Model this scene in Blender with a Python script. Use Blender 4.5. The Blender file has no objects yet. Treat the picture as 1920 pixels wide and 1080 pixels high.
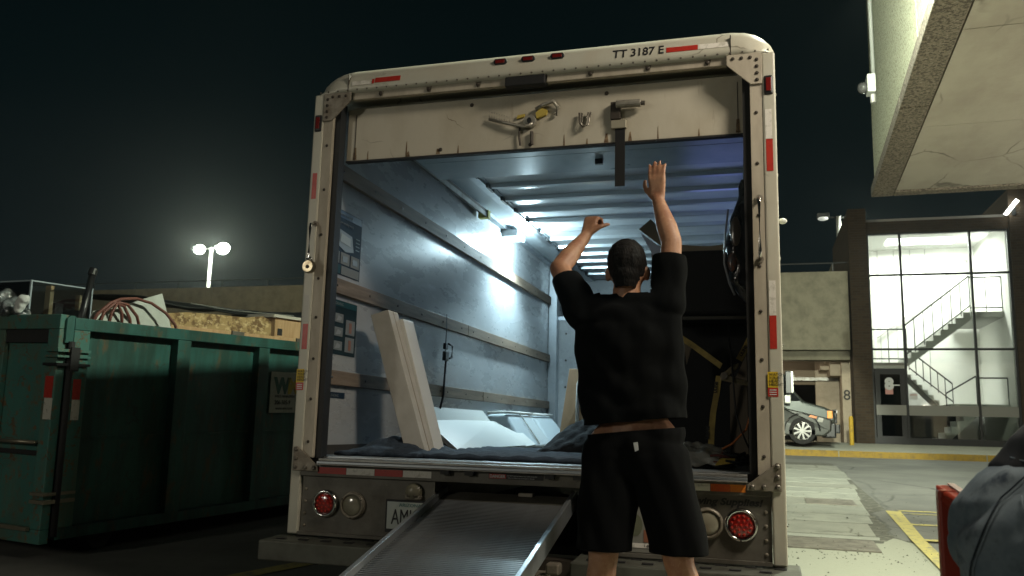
import bpy, bmesh, math, random
from mathutils import Vector, Matrix, noise
R = math.radians
random.seed(7)
S = bpy.context.scene
COL = S.collection

# ------------------------------------------------------------ camera
cd = bpy.data.cameras.new('camera')
cam = bpy.data.objects.new('camera', cd); COL.objects.link(cam)
rt = Vector((0.95911, 0.28190, 0.02526)); up = Vector((0.02166, -0.16211, 0.98653)); fw = Vector((-0.28219, 0.94565, 0.16159))
m = Matrix((rt, up, -fw)).transposed().to_4x4(); m.translation = (1.1322, -3.9612, 1.0058)
cam.matrix_world = m
cd.sensor_width = 36; cd.lens = 1580.99 / 1920 * 36
cd.clip_start = 0.05; cd.clip_end = 800
cd.dof.use_dof = True; cd.dof.focus_distance = 4.3; cd.dof.aperture_fstop = 5.6
S.camera = cam
S.view_settings.view_transform = 'Standard'; S.view_settings.look = 'None'
S.view_settings.exposure = 0; S.view_settings.gamma = 1; S.view_settings.use_curve_mapping = False
S.cycles.max_bounces = 7; S.cycles.diffuse_bounces = 4; S.cycles.glossy_bounces = 3
S.cycles.transparent_max_bounces = 12; S.cycles.transmission_bounces = 4; S.cycles.volume_bounces = 0
S.cycles.caustics_reflective = False; S.cycles.caustics_refractive = False
S.cycles.sample_clamp_indirect = 4
S.cycles.use_denoising = True

# ------------------------------------------------------------ night sky (light-polluted, brighter to the horizon)
W = bpy.data.worlds.new('World'); S.world = W; W.use_nodes = True
nt = W.node_tree; nt.nodes.clear()
o_ = nt.nodes.new('ShaderNodeOutputWorld'); b_ = nt.nodes.new('ShaderNodeBackground')
g_ = nt.nodes.new('ShaderNodeTexCoord'); s_ = nt.nodes.new('ShaderNodeSeparateXYZ'); r_ = nt.nodes.new('ShaderNodeValToRGB')
nt.links.new(g_.outputs['Generated'], s_.inputs[0]); nt.links.new(s_.outputs['Z'], r_.inputs[0])
nt.links.new(r_.outputs[0], b_.inputs[0]); nt.links.new(b_.outputs[0], o_.inputs[0])
e = r_.color_ramp.elements
e[0].position = 0.0; e[0].color = (.0100, .0145, .0150, 1)
e[1].position = 0.62; e[1].color = (.0006, .0024, .0028, 1)
k = r_.color_ramp.elements.new(0.16); k.color = (.0048, .0082, .0088, 1)
k = r_.color_ramp.elements.new(0.34); k.color = (.0014, .0044, .0050, 1)
b_.inputs[1].default_value = 1.0

# ------------------------------------------------------------ lamps seen or inferred, plus added fills (most housings are built with the buildings)
def lamp(name, kind, loc, watts, col, size=.1, target=None, spot=None, blend=.5, size_y=None):
    l = bpy.data.lights.new(name, kind); l.energy = watts; l.color = col
    if kind == 'AREA':
        l.size = size
        if size_y: l.shape = 'RECTANGLE'; l.size_y = size_y
    else: l.shadow_soft_size = size
    if kind == 'SPOT': l.spot_size = R(spot); l.spot_blend = blend
    o = bpy.data.objects.new(name, l); COL.objects.link(o); o.location = loc
    if target is not None:
        o.rotation_euler = (Vector(target) - Vector(loc)).to_track_quat('-Z', 'Y').to_euler()
    return o
WARM = (1.0, .89, .72); NEUT = (.94, 1.0, .80); COOL = (.64, .90, 1.0)
lamp('soffit_light', 'AREA', (3.0, -1.45, 4.10), 125, WARM, .8, (1.6, -1.0, 0))
lamp('yard_light', 'AREA', (-6.6, -11.0, 3.7), 165, (1, .95, .80), 1.3, (-.5, 0, 1.6))
lamp('soffit_light', 'AREA', (4.4, 1.4, 4.12), 130, NEUT, .5, (4.2, 1.6, 0))
lamp('soffit_light', 'AREA', (5.4, 6.4, 4.12), 170, NEUT, .5, (4.8, 6.6, 0))
lamp('wall_pack_light', 'SPOT', (2.20, .9, 4.55), 9000, NEUT, .05, (2.52, 5.5, 4.45), 80, .8)
lamp('flood_light', 'SPOT', (1.9, 1.6, 5.0), 1150, NEUT, .07, (-2.0, 3.0, 0), 110, .5)
lamp('soffit_fill_light', 'POINT', (8.6, 3.6, 2.3), 800, WARM, .15)  # off-frame lamp added to brighten the soffit from below
lamp('unseen_lot_light', 'SPOT', (3.2, 12.0, 9.5), 2200, NEUT, .25, (2.8, 15.5, 0), 125, .8)
lamp('unseen_lot_light', 'SPOT', (-9, 8.0, 10.5), 3000, (1, .92, .62), .25, (-9, 22, 5), 130, .8)  # unseen spot added to brighten the garage facade
lamp('cargo_light', 'SPOT', (-.93, 3.45, 2.70), 170, COOL, .04, (-.90, 3.3, 0), 132, .7)
lamp('cargo_light', 'POINT', (-.93, 3.40, 2.68), 60, COOL, .05)
lamp('cargo_light', 'POINT', (.85, 2.9, 2.30), 2.6, (.28, .36, 1.0), .3)
lamp('stairwell_light', 'AREA', (6.0, 24.6, 6.98), 420, (.97, 1, .92), 2.2, (6.0, 24.6, 0), size_y=1.2)
lamp('stairwell_light', 'POINT', (7.75, 24.5, 6.45), 130, (.97, 1, .95), .1)
lamp('garage_light', 'POINT', (3.0, 27.5, 3.1), 110, (1, .86, .66), .2)
lamp('garage_light', 'POINT', (1.0, 22.9, 3.0), 35, (1, .86, .66), .1)
lamp('roof_mast_light', 'POINT', (-26.38, 33.4, 9.9), 1700, NEUT, .3)
lamp('roof_mast_light', 'POINT', (-27.85, 33.4, 9.9), 600, NEUT, .25)
lamp('pier_mast_light', 'POINT', (4.4, 25.8, 8.2), 130, NEUT, .15)

# ------------------------------------------------------------ materials
MATS = {}
def M(name, col, rough=.6, metal=0., spec=.5, var=None, bump=None, var2=None, emit=None, coat=0, alpha=None, sheen=0, crack=None):
    """var=(scale, colour, lo, hi[, stretch xyz]) blends a second colour through noise; var2 the same, again."""
    if name in MATS: return MATS[name]
    m = bpy.data.materials.new(name); m.use_nodes = True; t = m.node_tree; L = t.links.new
    p = t.nodes['Principled BSDF']
    p.inputs['Base Color'].default_value = (*col, 1); p.inputs['Roughness'].default_value = rough
    p.inputs['Metallic'].default_value = metal; p.inputs['Specular IOR Level'].default_value = spec
    p.inputs['Coat Weight'].default_value = coat; p.inputs['Sheen Weight'].default_value = sheen
    if emit: p.inputs['Emission Color'].default_value = (*emit[0], 1); p.inputs['Emission Strength'].default_value = emit[1]
    tc = t.nodes.new('ShaderNodeTexCoord'); prev = None
    for v in (var, var2):
        if not v: continue
        mp = t.nodes.new('ShaderNodeMapping'); L(tc.outputs['Object'], mp.inputs[0])
        if len(v) > 4: mp.inputs['Scale'].default_value = v[4]
        n = t.nodes.new('ShaderNodeTexNoise'); n.inputs['Scale'].default_value = v[0]; n.inputs['Detail'].default_value = 6; n.inputs['Roughness'].default_value = .65
        L(mp.outputs[0], n.inputs['Vector'])
        mr = t.nodes.new('ShaderNodeMapRange'); mr.inputs['From Min'].default_value = v[2]; mr.inputs['From Max'].default_value = v[3]
        L(n.outputs['Fac'], mr.inputs['Value'])
        mx = t.nodes.new('ShaderNodeMix'); mx.data_type = 'RGBA'
        L(mr.outputs[0], mx.inputs['Factor'])
        if prev: L(prev, mx.inputs['A'])
        else: mx.inputs['A'].default_value = (*col, 1)
        mx.inputs['B'].default_value = (*v[1], 1); prev = mx.outputs['Result']
    if crack:   # (scale, width, colour, patchiness): thin wandering dark lines
        nz = t.nodes.new('ShaderNodeTexNoise'); nz.inputs['Scale'].default_value = crack[0] * 1.6; nz.inputs['Detail'].default_value = 4
        ad = t.nodes.new('ShaderNodeMix'); ad.data_type = 'VECTOR'; ad.inputs['Factor'].default_value = .28 / max(crack[0], .5) ** .3
        vo_ = t.nodes.new('ShaderNodeTexVoronoi'); vo_.feature = 'DISTANCE_TO_EDGE'; vo_.inputs['Scale'].default_value = crack[0]
        mp = t.nodes.new('ShaderNodeMapping'); mp.inputs['Scale'].default_value = crack[4] if len(crack) > 4 else (1, 1, 1)
        L(tc.outputs['Object'], nz.inputs['Vector']); L(tc.outputs['Object'], mp.inputs[0]); L(mp.outputs[0], ad.inputs['A']); L(nz.outputs['Color'], ad.inputs['B']); L(ad.outputs['Result'], vo_.inputs['Vector'])
        mr = t.nodes.new('ShaderNodeMapRange'); mr.inputs['From Min'].default_value = 0; mr.inputs['From Max'].default_value = crack[1]; mr.inputs['To Min'].default_value = 1; mr.inputs['To Max'].default_value = 0
        L(vo_.outputs['Distance'], mr.inputs['Value'])
        n2 = t.nodes.new('ShaderNodeTexNoise'); n2.inputs['Scale'].default_value = crack[0] * .9; L(tc.outputs['Object'], n2.inputs['Vector'])
        m2 = t.nodes.new('ShaderNodeMapRange'); m2.inputs['From Min'].default_value = crack[3]; m2.inputs['From Max'].default_value = crack[3] + .08; L(n2.outputs['Fac'], m2.inputs['Value'])
        mu = t.nodes.new('ShaderNodeMath'); mu.operation = 'MULTIPLY'; L(mr.outputs[0], mu.inputs[0]); L(m2.outputs[0], mu.inputs[1])
        mx = t.nodes.new('ShaderNodeMix'); mx.data_type = 'RGBA'; L(mu.outputs[0], mx.inputs['Factor'])
        if prev: L(prev, mx.inputs['A'])
        else: mx.inputs['A'].default_value = (*col, 1)
        mx.inputs['B'].default_value = (*crack[2], 1); prev = mx.outputs['Result']
    if prev: L(prev, p.inputs['Base Color'])
    if var:
        rr = t.nodes.new('ShaderNodeMapRange'); rr.inputs['To Min'].default_value = max(0, rough - .08); rr.inputs['To Max'].default_value = min(1, rough + .12)
        L(n.outputs['Fac'], rr.inputs['Value']); L(rr.outputs[0], p.inputs['Roughness'])
    if bump:
        n = t.nodes.new('ShaderNodeTexNoise'); n.inputs['Scale'].default_value = bump[0]; n.inputs['Detail'].default_value = 5
        if len(bump) > 3:
            mp = t.nodes.new('ShaderNodeMapping'); L(tc.outputs['Object'], mp.inputs[0]); mp.inputs['Scale'].default_value = bump[3]; L(mp.outputs[0], n.inputs['Vector'])
        else: L(tc.outputs['Object'], n.inputs['Vector'])
        bp = t.nodes.new('ShaderNodeBump'); bp.inputs['Strength'].default_value = bump[1]; bp.inputs['Distance'].default_value = bump[2]
        L(n.outputs['Fac'], bp.inputs['Height']); L(bp.outputs[0], p.inputs['Normal'])
    if alpha is not None: p.inputs['Alpha'].default_value = alpha
    MATS[name] = m; return m

def glass(name, tint=(1, 1, 1), refl=1.0, rough=.02, base=.06):
    if name in MATS: return MATS[name]
    m = bpy.data.materials.new(name); m.use_nodes = True; t = m.node_tree; t.nodes.clear(); L = t.links.new
    o = t.nodes.new('ShaderNodeOutputMaterial'); tr = t.nodes.new('ShaderNodeBsdfTransparent'); tr.inputs[0].default_value = (*tint, 1)
    gl = t.nodes.new('ShaderNodeBsdfGlossy'); gl.inputs['Roughness'].default_value = rough
    fr = t.nodes.new('ShaderNodeFresnel'); fr.inputs[0].default_value = 1.5
    mu = t.nodes.new('ShaderNodeMath'); mu.operation = 'MULTIPLY_ADD'; mu.inputs[1].default_value = refl; mu.inputs[2].default_value = base * .3
    L(fr.outputs[0], mu.inputs[0])
    mx = t.nodes.new('ShaderNodeMixShader'); L(mu.outputs[0], mx.inputs[0]); L(tr.outputs[0], mx.inputs[1]); L(gl.outputs[0], mx.inputs[2])
    L(mx.outputs[0], o.inputs[0]); MATS[name] = m; return m

def brick_mat(name, c1, c2, mortar):
    m = bpy.data.materials.new(name); m.use_nodes = True; t = m.node_tree; L = t.links.new; p = t.nodes['Principled BSDF']
    tc = t.nodes.new('ShaderNodeTexCoord'); mp = t.nodes.new('ShaderNodeMapping'); mp.inputs['Rotation'].default_value = (R(90), 0, 0)
    L(tc.outputs['Object'], mp.inputs[0])
    b = t.nodes.new('ShaderNodeTexBrick'); b.inputs['Color1'].default_value = (*c1, 1); b.inputs['Color2'].default_value = (*c2, 1); b.inputs['Mortar'].default_value = (*mortar, 1)
    b.inputs['Scale'].default_value = 1; b.inputs['Brick Width'].default_value = .22; b.inputs['Row Height'].default_value = .075; b.inputs['Mortar Size'].default_value = .008
    L(mp.outputs[0], b.inputs[0]); L(b.outputs[0], p.inputs['Base Color']); p.inputs['Roughness'].default_value = .9
    bp = t.nodes.new('ShaderNodeBump'); bp.inputs['Strength'].default_value = .6; bp.inputs['Distance'].default_value = .01; bp.invert = True
    L(b.outputs['Fac'], bp.inputs['Height']); L(bp.outputs[0], p.inputs['Normal']); MATS[name] = m; return m

WH = M('white truck paint', (.55, .54, .45), .38, var=(3.5, (.50, .45, .35), .45, .8, (1, 1, .35)), var2=(60, (.30, .26, .20), .68, .80), bump=(5, .16, .02), crack=(2.6, .012, (.17, .15, .11), .56))
WHI = M('inner flange paint', (.50, .45, .36), .5, var=(6, (.26, .22, .16), .4, .8, (1, 1, .3)), bump=(30, .1, .004))
DOOR = M('roll door paint', (.56, .52, .42), .45, var=(2.5, (.42, .37, .27), .42, .75, (1, 1, .5)), var2=(11, (.26, .20, .12), .62, .80, (1.6, 1, .22)), bump=(4, .22, .02), crack=(3.1, .010, (.16, .12, .08), .56, (1, 1, 2)))
DOORIN = M('door inner skin', (.38, .44, .47), .28, var=(3, (.25, .33, .38), .4, .7), spec=.6)
FRP = M('white wall liner', (.37, .385, .395), .26, spec=.6, var=(1.2, (.29, .305, .315), .42, .70), var2=(7, (.48, .51, .53), .60, .72, (1, .3, 1)), bump=(35, .06, .004))
ALU = M('aluminium', (.60, .64, .67), .30, metal=.85, var=(5, (.42, .46, .50), .4, .7), bump=(40, .05, .003))
ALUD = M('dull aluminium', (.36, .36, .34), .45, metal=.7, var=(8, (.22, .20, .17), .4, .7), bump=(60, .1, .002))
STEEL = M('dirty grey steel', (.17, .16, .135), .5, metal=.25, var=(5, (.09, .08, .062), .38, .7), var2=(26, (.25, .22, .17), .62, .8), bump=(30, .15, .004))
GUS = M('galvanised gusset', (.30, .27, .22), .5, metal=.4, var=(18, (.17, .14, .10), .4, .7), bump=(50, .15, .003))
BLK = M('black rubber', (.012, .012, .012), .6)
BLKP = M('black plastic', (.016, .017, .018), .35)
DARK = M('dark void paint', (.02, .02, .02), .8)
RAIL = M('wooden rub rail', (.23, .17, .12), .7, var=(4, (.13, .095, .065), .35, .65, (8, .6, 8)), bump=(14, .3, .004, (1, .3, 4)))
RED = M('red reflective tape', (.48, .035, .022), .35, var=(40, (.32, .02, .015), .5, .8))
REDO = M('orange red reflective tape', (.62, .10, .02), .35, var=(9, (.78, .22, .02), .5, .62))
WTAPE = M('white reflective tape', (.80, .77, .70), .35, var=(30, (.42, .40, .33), .5, .75))
BOLT = M('bolt steel', (.22, .20, .17), .4, metal=.7)
DBOLT = M('dark rusty bolt', (.055, .045, .035), .6, metal=.3)
LENSR = M('red lamp lens', (.28, .012, .008), .12, spec=.8, coat=.8, bump=(90, .4, .003))
LENSD = M('dark red marker lens', (.17, .012, .01), .15, coat=.6)
LENSC = M('clear lamp lens', (.30, .28, .21), .15, spec=.8, coat=.6, var=(7, (.17, .15, .10), .4, .7))
CHROME = M('chrome', (.72, .71, .68), .16, metal=1)
INK = M('black ink', (.018, .018, .018), .6)
PAPER = M('white print', (.62, .64, .64), .6)
NAVY = M('navy poster print', (.010, .026, .050), .65, spec=.15)
TEAL = M('teal poster print', (.012, .06, .075), .65, spec=.15)
YEL = M('yellow sticker', (.72, .50, .03), .5)
GREENP = M('green print', (.03, .22, .14), .5)
SKIN = M('skin', (.42, .225, .13), .5, var=(13, (.33, .15, .085), .40, .62), var2=(60, (.48, .28, .17), .55, .7), bump=(120, .2, .002))
SHIRT = M('black cotton', (.0026, .0032, .0035), 1.0, spec=.12, bump=(400, .2, .001))
SHORTS = M('black shorts cloth', (.0026, .003, .0034), 1.0, spec=.12, bump=(300, .2, .001))
HAIR = M('dark brown hair', (.008, .006, .005), .7, spec=.2, var=(70, (.003, .003, .003), .4, .6, (1, 1, .4)), bump=(180, .8, .006, (1, 1, .35)))
DENIM = M('blue denim', (.10, .14, .175), .9, var=(7, (.22, .27, .30), .42, .68), bump=(600, .3, .001), var2=(14, (.035, .055, .08), .52, .70))
BLANKET = M('blue moving blanket', (.036, .054, .080), .9, var=(30, (.025, .038, .06), .4, .65), bump=(70, .5, .008))
BLANKD = M('black moving blanket', (.012, .013, .016), .95, bump=(60, .5, .008))
BOARD = M('white laminate', (.74, .74, .70), .35)
BOARDE = M('cream carton board', (.55, .53, .48), .7, var=(9, (.47, .45, .40), .4, .7))
CARD = M('brown cardboard', (.36, .22, .12), .8, var=(6, (.28, .17, .09), .4, .7))
GREEND = M('green dumpster paint', (.024, .110, .092), .5, var=(3.0, (.016, .060, .045), .42, .60, (1.8, 1.8, .35)), var2=(10, (.10, .075, .035), .56, .68, (1, 1, .4)), bump=(14, .25, .006), crack=(5, .03, (.03, .055, .04), .50, (.5, .5, 1.2)))  # darker than the door's green, to deepen the shade on the long side
GREENR = M('rusty green dumpster paint', (.050, .175, .145), .55, var=(17, (.17, .085, .03), .55, .66), var2=(6, (.10, .13, .085), .45, .7, (1, 1, .3)), bump=(22, .4, .006), crack=(7, .035, (.12, .06, .02), .48, (.6, .6, 1)))
OSB = M('strand board', (.40, .28, .12), .75, var=(9, (.17, .10, .04), .46, .54, (1.6, 1, 1)), var2=(14, (.60, .46, .24), .53, .60, (1, 1, 2)))
PLY = M('pale plywood', (.55, .37, .20), .7, var=(4, (.46, .29, .14), .4, .6, (6, 6, 1)))
CONC = M('pale concrete', (.29, .30, .24), .9, var=(1.3, (.28, .29, .235), .4, .65), var2=(28, (.20, .20, .165), .6, .78), bump=(70, .35, .006))
CONC2 = M('grey concrete slab', (.27, .28, .24), .85, var=(2.5, (.21, .22, .19), .38, .68), bump=(50, .3, .005))
CONC2B = M('buff concrete slab', (.25, .255, .215), .85, var=(3.1, (.20, .205, .175), .4, .65), var2=(30, (.13, .13, .10), .62, .75), bump=(50, .3, .005), crack=(1.2, .02, (.09, .09, .07), .5))
CONC2C = M('worn concrete slab', (.29, .30, .255), .85, var=(4, (.22, .23, .20), .4, .62), bump=(50, .3, .005))
ASPH = M('worn asphalt', (.165, .168, .150), .88, var=(.9, (.115, .118, .108), .4, .62), var2=(90, (.26, .26, .225), .60, .72), bump=(150, .5, .006), crack=(.45, .010, (.055, .055, .05), .50))
YPAINT = M('yellow road paint', (.44, .38, .13), .8, var=(13, (.22, .21, .14), .50, .66), bump=(80, .3, .003))
KERBY = M('yellow kerb paint', (.32, .205, .022), .7, var=(9, (.20, .14, .04), .45, .68), bump=(40, .3, .004))
STUCCO = M('exposed aggregate', (.44, .46, .33), .95, var=(45, (.16, .165, .12), .50, .60), bump=(110, .6, .012))
AGG = M('brown aggregate beam', (.20, .172, .135), .95, var=(42, (.07, .06, .045), .46, .56), var2=(34, (.34, .31, .26), .58, .7), bump=(90, .7, .01))
PLAST = M('soffit plaster', (.40, .375, .32), .85, var=(2.2, (.33, .30, .255), .4, .68, (1, .5, 1)), bump=(24, .35, .01), crack=(.9, .012, (.13, .12, .10), .50, (1.6, .7, 1)))
BRICK = brick_mat('brown brick', (.038, .025, .014), (.055, .036, .020), (.05, .042, .032))
PRECAST = M('tan precast panel', (.19, .176, .128), .9, var=(2.5, (.13, .12, .088), .42, .65), bump=(60, .3, .01))
FRAME = M('black window frame', (.010, .012, .013), .5)
WALLW = M('white painted block', (.74, .74, .70), .7)
STAIRC = M('stair concrete', (.42, .42, .40), .8)
METR = M('grey handrail paint', (.035, .037, .037), .5)
PANE = glass('window pane', (.97, 1, .98), .9)
CLEAR = glass('clear plastic', (.86, .92, .94), 1.4, .08, .3)
HTRED = M('red frame paint', (.30, .035, .016), .35, coat=.3)
TIRE = M('tyre rubber', (.015, .015, .015), .8)

# ------------------------------------------------------------ mesh helpers
class MB:
    def __init__(s): s.v = []; s.f = []
    def add(s, vs, fs):
        n = len(s.v); s.v += [Vector(p) for p in vs]; s.f += [tuple(n + i for i in f) for f in fs]; return s
    def box(s, a, b):
        x0, y0, z0 = a; x1, y1, z1 = b
        return s.hexa([(x0, y0, z0), (x1, y0, z0), (x1, y1, z0), (x0, y1, z0), (x0, y0, z1), (x1, y0, z1), (x1, y1, z1), (x0, y1, z1)])
    def hexa(s, p): return s.add(p, [(0, 3, 2, 1), (4, 5, 6, 7), (0, 1, 5, 4), (1, 2, 6, 5), (2, 3, 7, 6), (3, 0, 4, 7)])
    def prism(s, pts, d):
        n = len(pts); d = Vector(d); P = [Vector(p) for p in pts]
        return s.add(P + [p + d for p in P], [tuple(range(n))[::-1], tuple(range(n, 2 * n))] + [(i, (i + 1) % n, n + (i + 1) % n, n + i) for i in range(n)])
    def tube(s, pts, r, seg=10, cap=True):
        P = [Vector(p) for p in pts]; rs = r if isinstance(r, (list, tuple)) else [r] * len(P)
        vs = []; fs = []; ref = None
        for i, p in enumerate(P):
            d = (P[min(i + 1, len(P) - 1)] - P[max(i - 1, 0)]).normalized()
            if ref is None: ref = Vector((0, 0, 1)) if abs(d.z) < .9 else Vector((1, 0, 0))
            a = d.cross(ref).normalized(); b = d.cross(a).normalized(); ref = -b if False else ref
            for k in range(seg):
                t = 2 * math.pi * k / seg; vs.append(p + (a * math.cos(t) + b * math.sin(t)) * rs[i])
        for i in range(len(P) - 1):
            for k in range(seg): fs.append((i * seg + k, i * seg + (k + 1) % seg, (i + 1) * seg + (k + 1) % seg, (i + 1) * seg + k))
        if cap: fs += [tuple(range(seg))[::-1], tuple(range((len(P) - 1) * seg, len(P) * seg))]
        return s.add(vs, fs)
    def ball(s, c, r, u=12, v=8, rot=None, half=False):
        c = Vector(c); rr = Vector(r) if hasattr(r, '__len__') else Vector((r, r, r)); vs = []; fs = []
        for i in range(v + 1):
            ph = math.pi * i / v
            for j in range(u):
                t = 2 * math.pi * j / u
                q = Vector((rr.x * math.sin(ph) * math.cos(t), rr.y * math.sin(ph) * math.sin(t), rr.z * math.cos(ph)))
                if rot is not None: q = rot @ q
                vs.append(c + q)
        for i in range(v):
            for j in range(u): fs.append((i * u + j, (i + 1) * u + j, (i + 1) * u + (j + 1) % u, i * u + (j + 1) % u))
        return s.add(vs, fs)
    def cap(s, p0, r0, p1, r1, seg=14):
        p0 = Vector(p0); p1 = Vector(p1); s.tube([p0, p1], [r0, r1], seg); s.ball(p0, r0, seg, 8); return s.ball(p1, r1, seg, 8)
    def xf(s, mt): s.v = [mt @ v for v in s.v]; return s
    def build(s, name, mat, parent=None, smooth=False, bevel=0, seg=2, kind=None):
        root = parent
        while root is not None and root.parent is not None: root = root.parent
        off = root.location if root is not None else Vector((0, 0, 0))
        me = bpy.data.meshes.new(name); me.from_pydata([v - off for v in s.v], [], s.f); me.materials.append(mat); me.update()
        bm = bmesh.new(); bm.from_mesh(me); bmesh.ops.remove_doubles(bm, verts=bm.verts, dist=1e-6) if smooth else None
        bmesh.ops.recalc_face_normals(bm, faces=bm.faces); bm.to_mesh(me); bm.free()
        if smooth: me.polygons.foreach_set('use_smooth', [True] * len(me.polygons))
        o = bpy.data.objects.new(name, me); COL.objects.link(o)
        if parent is not None: o.parent = parent
        if bevel:
            b = o.modifiers.new('b', 'BEVEL'); b.width = bevel; b.segments = seg; b.limit_method = 'ANGLE'
        if kind: o['kind'] = kind
        return o
def thing(name, label, cat, loc=(0, 0, 0), group=None):
    o = bpy.data.objects.new(name, None); COL.objects.link(o); o.location = loc; o.empty_display_size = .1
    o['label'] = label; o['category'] = cat
    if group: o['group'] = group
    return o
def tag(o, label, cat, group=None):
    o['label'] = label; o['category'] = cat
    if group: o['group'] = group
    return o
def copy(src, d, parent='same', name=None):
    c = src.copy(); COL.objects.link(c); c.parent = src.parent if parent == 'same' else parent
    c.location = src.location + Vector(d); return c
TMP = bpy.data.scenes.new('workbench')
def tmp_eval(o):
    vl = TMP.view_layers[0]; vl.update(); return o.evaluated_get(vl.depsgraph)
def text(s, size, origin, xdir, ydir, mat, parent, name='lettering', ext=.0008, bold=0, xs=1.0, slant=0):
    c = bpy.data.curves.new('t', 'FONT'); c.body = s; c.size = size; c.extrude = ext; c.offset = bold; c.shear = slant; c.resolution_u = 3
    t = bpy.data.objects.new('t', c); TMP.collection.objects.link(t)
    me = bpy.data.meshes.new_from_object(tmp_eval(t)); bpy.data.objects.remove(t)
    X = Vector(xdir).normalized(); Y = Vector(ydir).normalized(); Z = X.cross(Y)
    mt = Matrix((X * xs, Y, Z)).transposed().to_4x4(); mt.translation = Vector(origin)
    root = parent
    while root is not None and root.parent is not None: root = root.parent
    if root is not None: mt = Matrix.Translation(-root.location) @ mt
    me.transform(mt); me.materials.clear(); me.materials.append(mat)
    o = bpy.data.objects.new(name, me); COL.objects.link(o); o.parent = parent; return o
def disc_pts(c, r, n=24, ax='y', sx=1, sz=1):
    c = Vector(c); out = []
    for k in range(n):
        t = 2 * math.pi * k / n
        out.append(c + (Vector((r * sx * math.cos(t), 0, r * sz * math.sin(t))) if ax == 'y' else Vector((0, r * sx * math.cos(t), r * sz * math.sin(t)))))
    return out
def organic(mb, name, mat, parent, vox=.008, sm=8, disp=None):

    o = mb.build(name, mat, parent)
    r = o.modifiers.new('r', 'REMESH'); r.mode = 'VOXEL'; r.voxel_size = vox; r.use_smooth_shade = True
    q = o.modifiers.new('s', 'SMOOTH'); q.iterations = sm; q.factor = .6
    q = o.copy(); q.parent = None; TMP.collection.objects.link(q)
    me = bpy.data.meshes.new_from_object(tmp_eval(q)); bpy.data.objects.remove(q)
    o.modifiers.clear(); o.data = me
    if disp:
        ns = [v.normal.copy() for v in me.vertices]; of = o.parent.location if o.parent else Vector()
        cs = []
        for v, n_ in zip(me.vertices, ns): cs.extend(v.co + n_ * disp(v.co + of))
        me.vertices.foreach_set('co', cs)
    me.polygons.foreach_set('use_smooth', [True] * len(me.polygons)); me.update()

    return o
def cut(o, co, no, pick=None):
    me = o.data; bm = bmesh.new(); bm.from_mesh(me); of = o.parent.location if o.parent else Vector()
    fs = [f for f in bm.faces if pick is None or pick(f.calc_center_median() + of)]
    gm = list({v for f in fs for v in f.verts} | {e_ for f in fs for e_ in f.edges}) + fs
    bmesh.ops.bisect_plane(bm, geom=gm, plane_co=Vector(co) - of, plane_no=Vector(no), clear_outer=True, dist=1e-5)
    bm.to_mesh(me); bm.free(); me.polygons.foreach_set('use_smooth', [True] * len(me.polygons))
def gz(x, y):
    a = .0357 * max(0, y - 3)
    l = min(1, max(0, (-x - 1.4) / 1.4)); b = .03 * max(0, min(y, 12) - .6)
    b = max(a, b) if y > 12 else b
    return a * (1 - l) + b * l if y < 17 else .53

# ============================================================ THE GROUND
xs = [-90, -50, -30, -18, -12, -8, -6, -4.5, -3.6, -2.8, -2.1, -1.4, 0, 1.4, 2.6, 4, 6, 9, 14, 30, 60]
ys = [-60, -30, -14, -8, -4, -2, 0, .6, 1.5, 3, 4, 5.5, 7, 9, 11, 13, 15, 16.98]
mb = MB(); nx = len(xs)
mb.add([(x, y, gz(x, y)) for y in ys for x in xs], [(j * nx + i, j * nx + i + 1, (j + 1) * nx + i + 1, (j + 1) * nx + i) for j in range(len(ys) - 1) for i in range(nx - 1)])
g = mb.build('ground', ASPH, smooth=False); g['kind'] = 'structure'
def strip(pts, lift, mat, name, parent=None):
    """flat marking or sheet following the ground: pts are pairs (left, right) along y"""
    mb = MB(); vs = []
    for (a, b) in pts:
        for q in (a, b): vs.append((q[0], q[1], gz(*q) + lift))
    mb.add(vs, [(2 * i, 2 * i + 1, 2 * i + 3, 2 * i + 2) for i in range(len(pts) - 1)])
    o = mb.build(name, mat, parent); 
    if parent is None: o['kind'] = 'structure'
    return o
# pale concrete apron in front, with a ragged edge
rg = random.Random(3)
edge = [(1.9, 4.3), (2.12, 4.45), (2.28, 4.8), (2.6, 4.05), (3.2, 3.75), (4.5, 3.5), (9, 3.4)]
mb = MB(); top = [(-1.0, 3.9), (1.0, 3.9)] + edge
vs = []
fine = []
for i in range(len(top) - 1):
    for k in range(8):
        t = k / 8; x = top[i][0] * (1 - t) + top[i + 1][0] * t; y = top[i][1] * (1 - t) + top[i + 1][1] * t
        fine.append((x, y + rg.uniform(-.04, .04)))
for (x, y) in fine: vs += [(x, -2.5, .004), (x, 1.2, .004), (x, 2.98, .004), (x, y, gz(x, y) + .004)]
mb.add(vs, [(4 * i + k, 4 * i + 4 + k, 4 * i + 5 + k, 4 * i + 1 + k) for i in range(len(fine) - 1) for k in range(3)])
a_ = mb.build('concrete_apron', CONC); a_['kind'] = 'structure'
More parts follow.
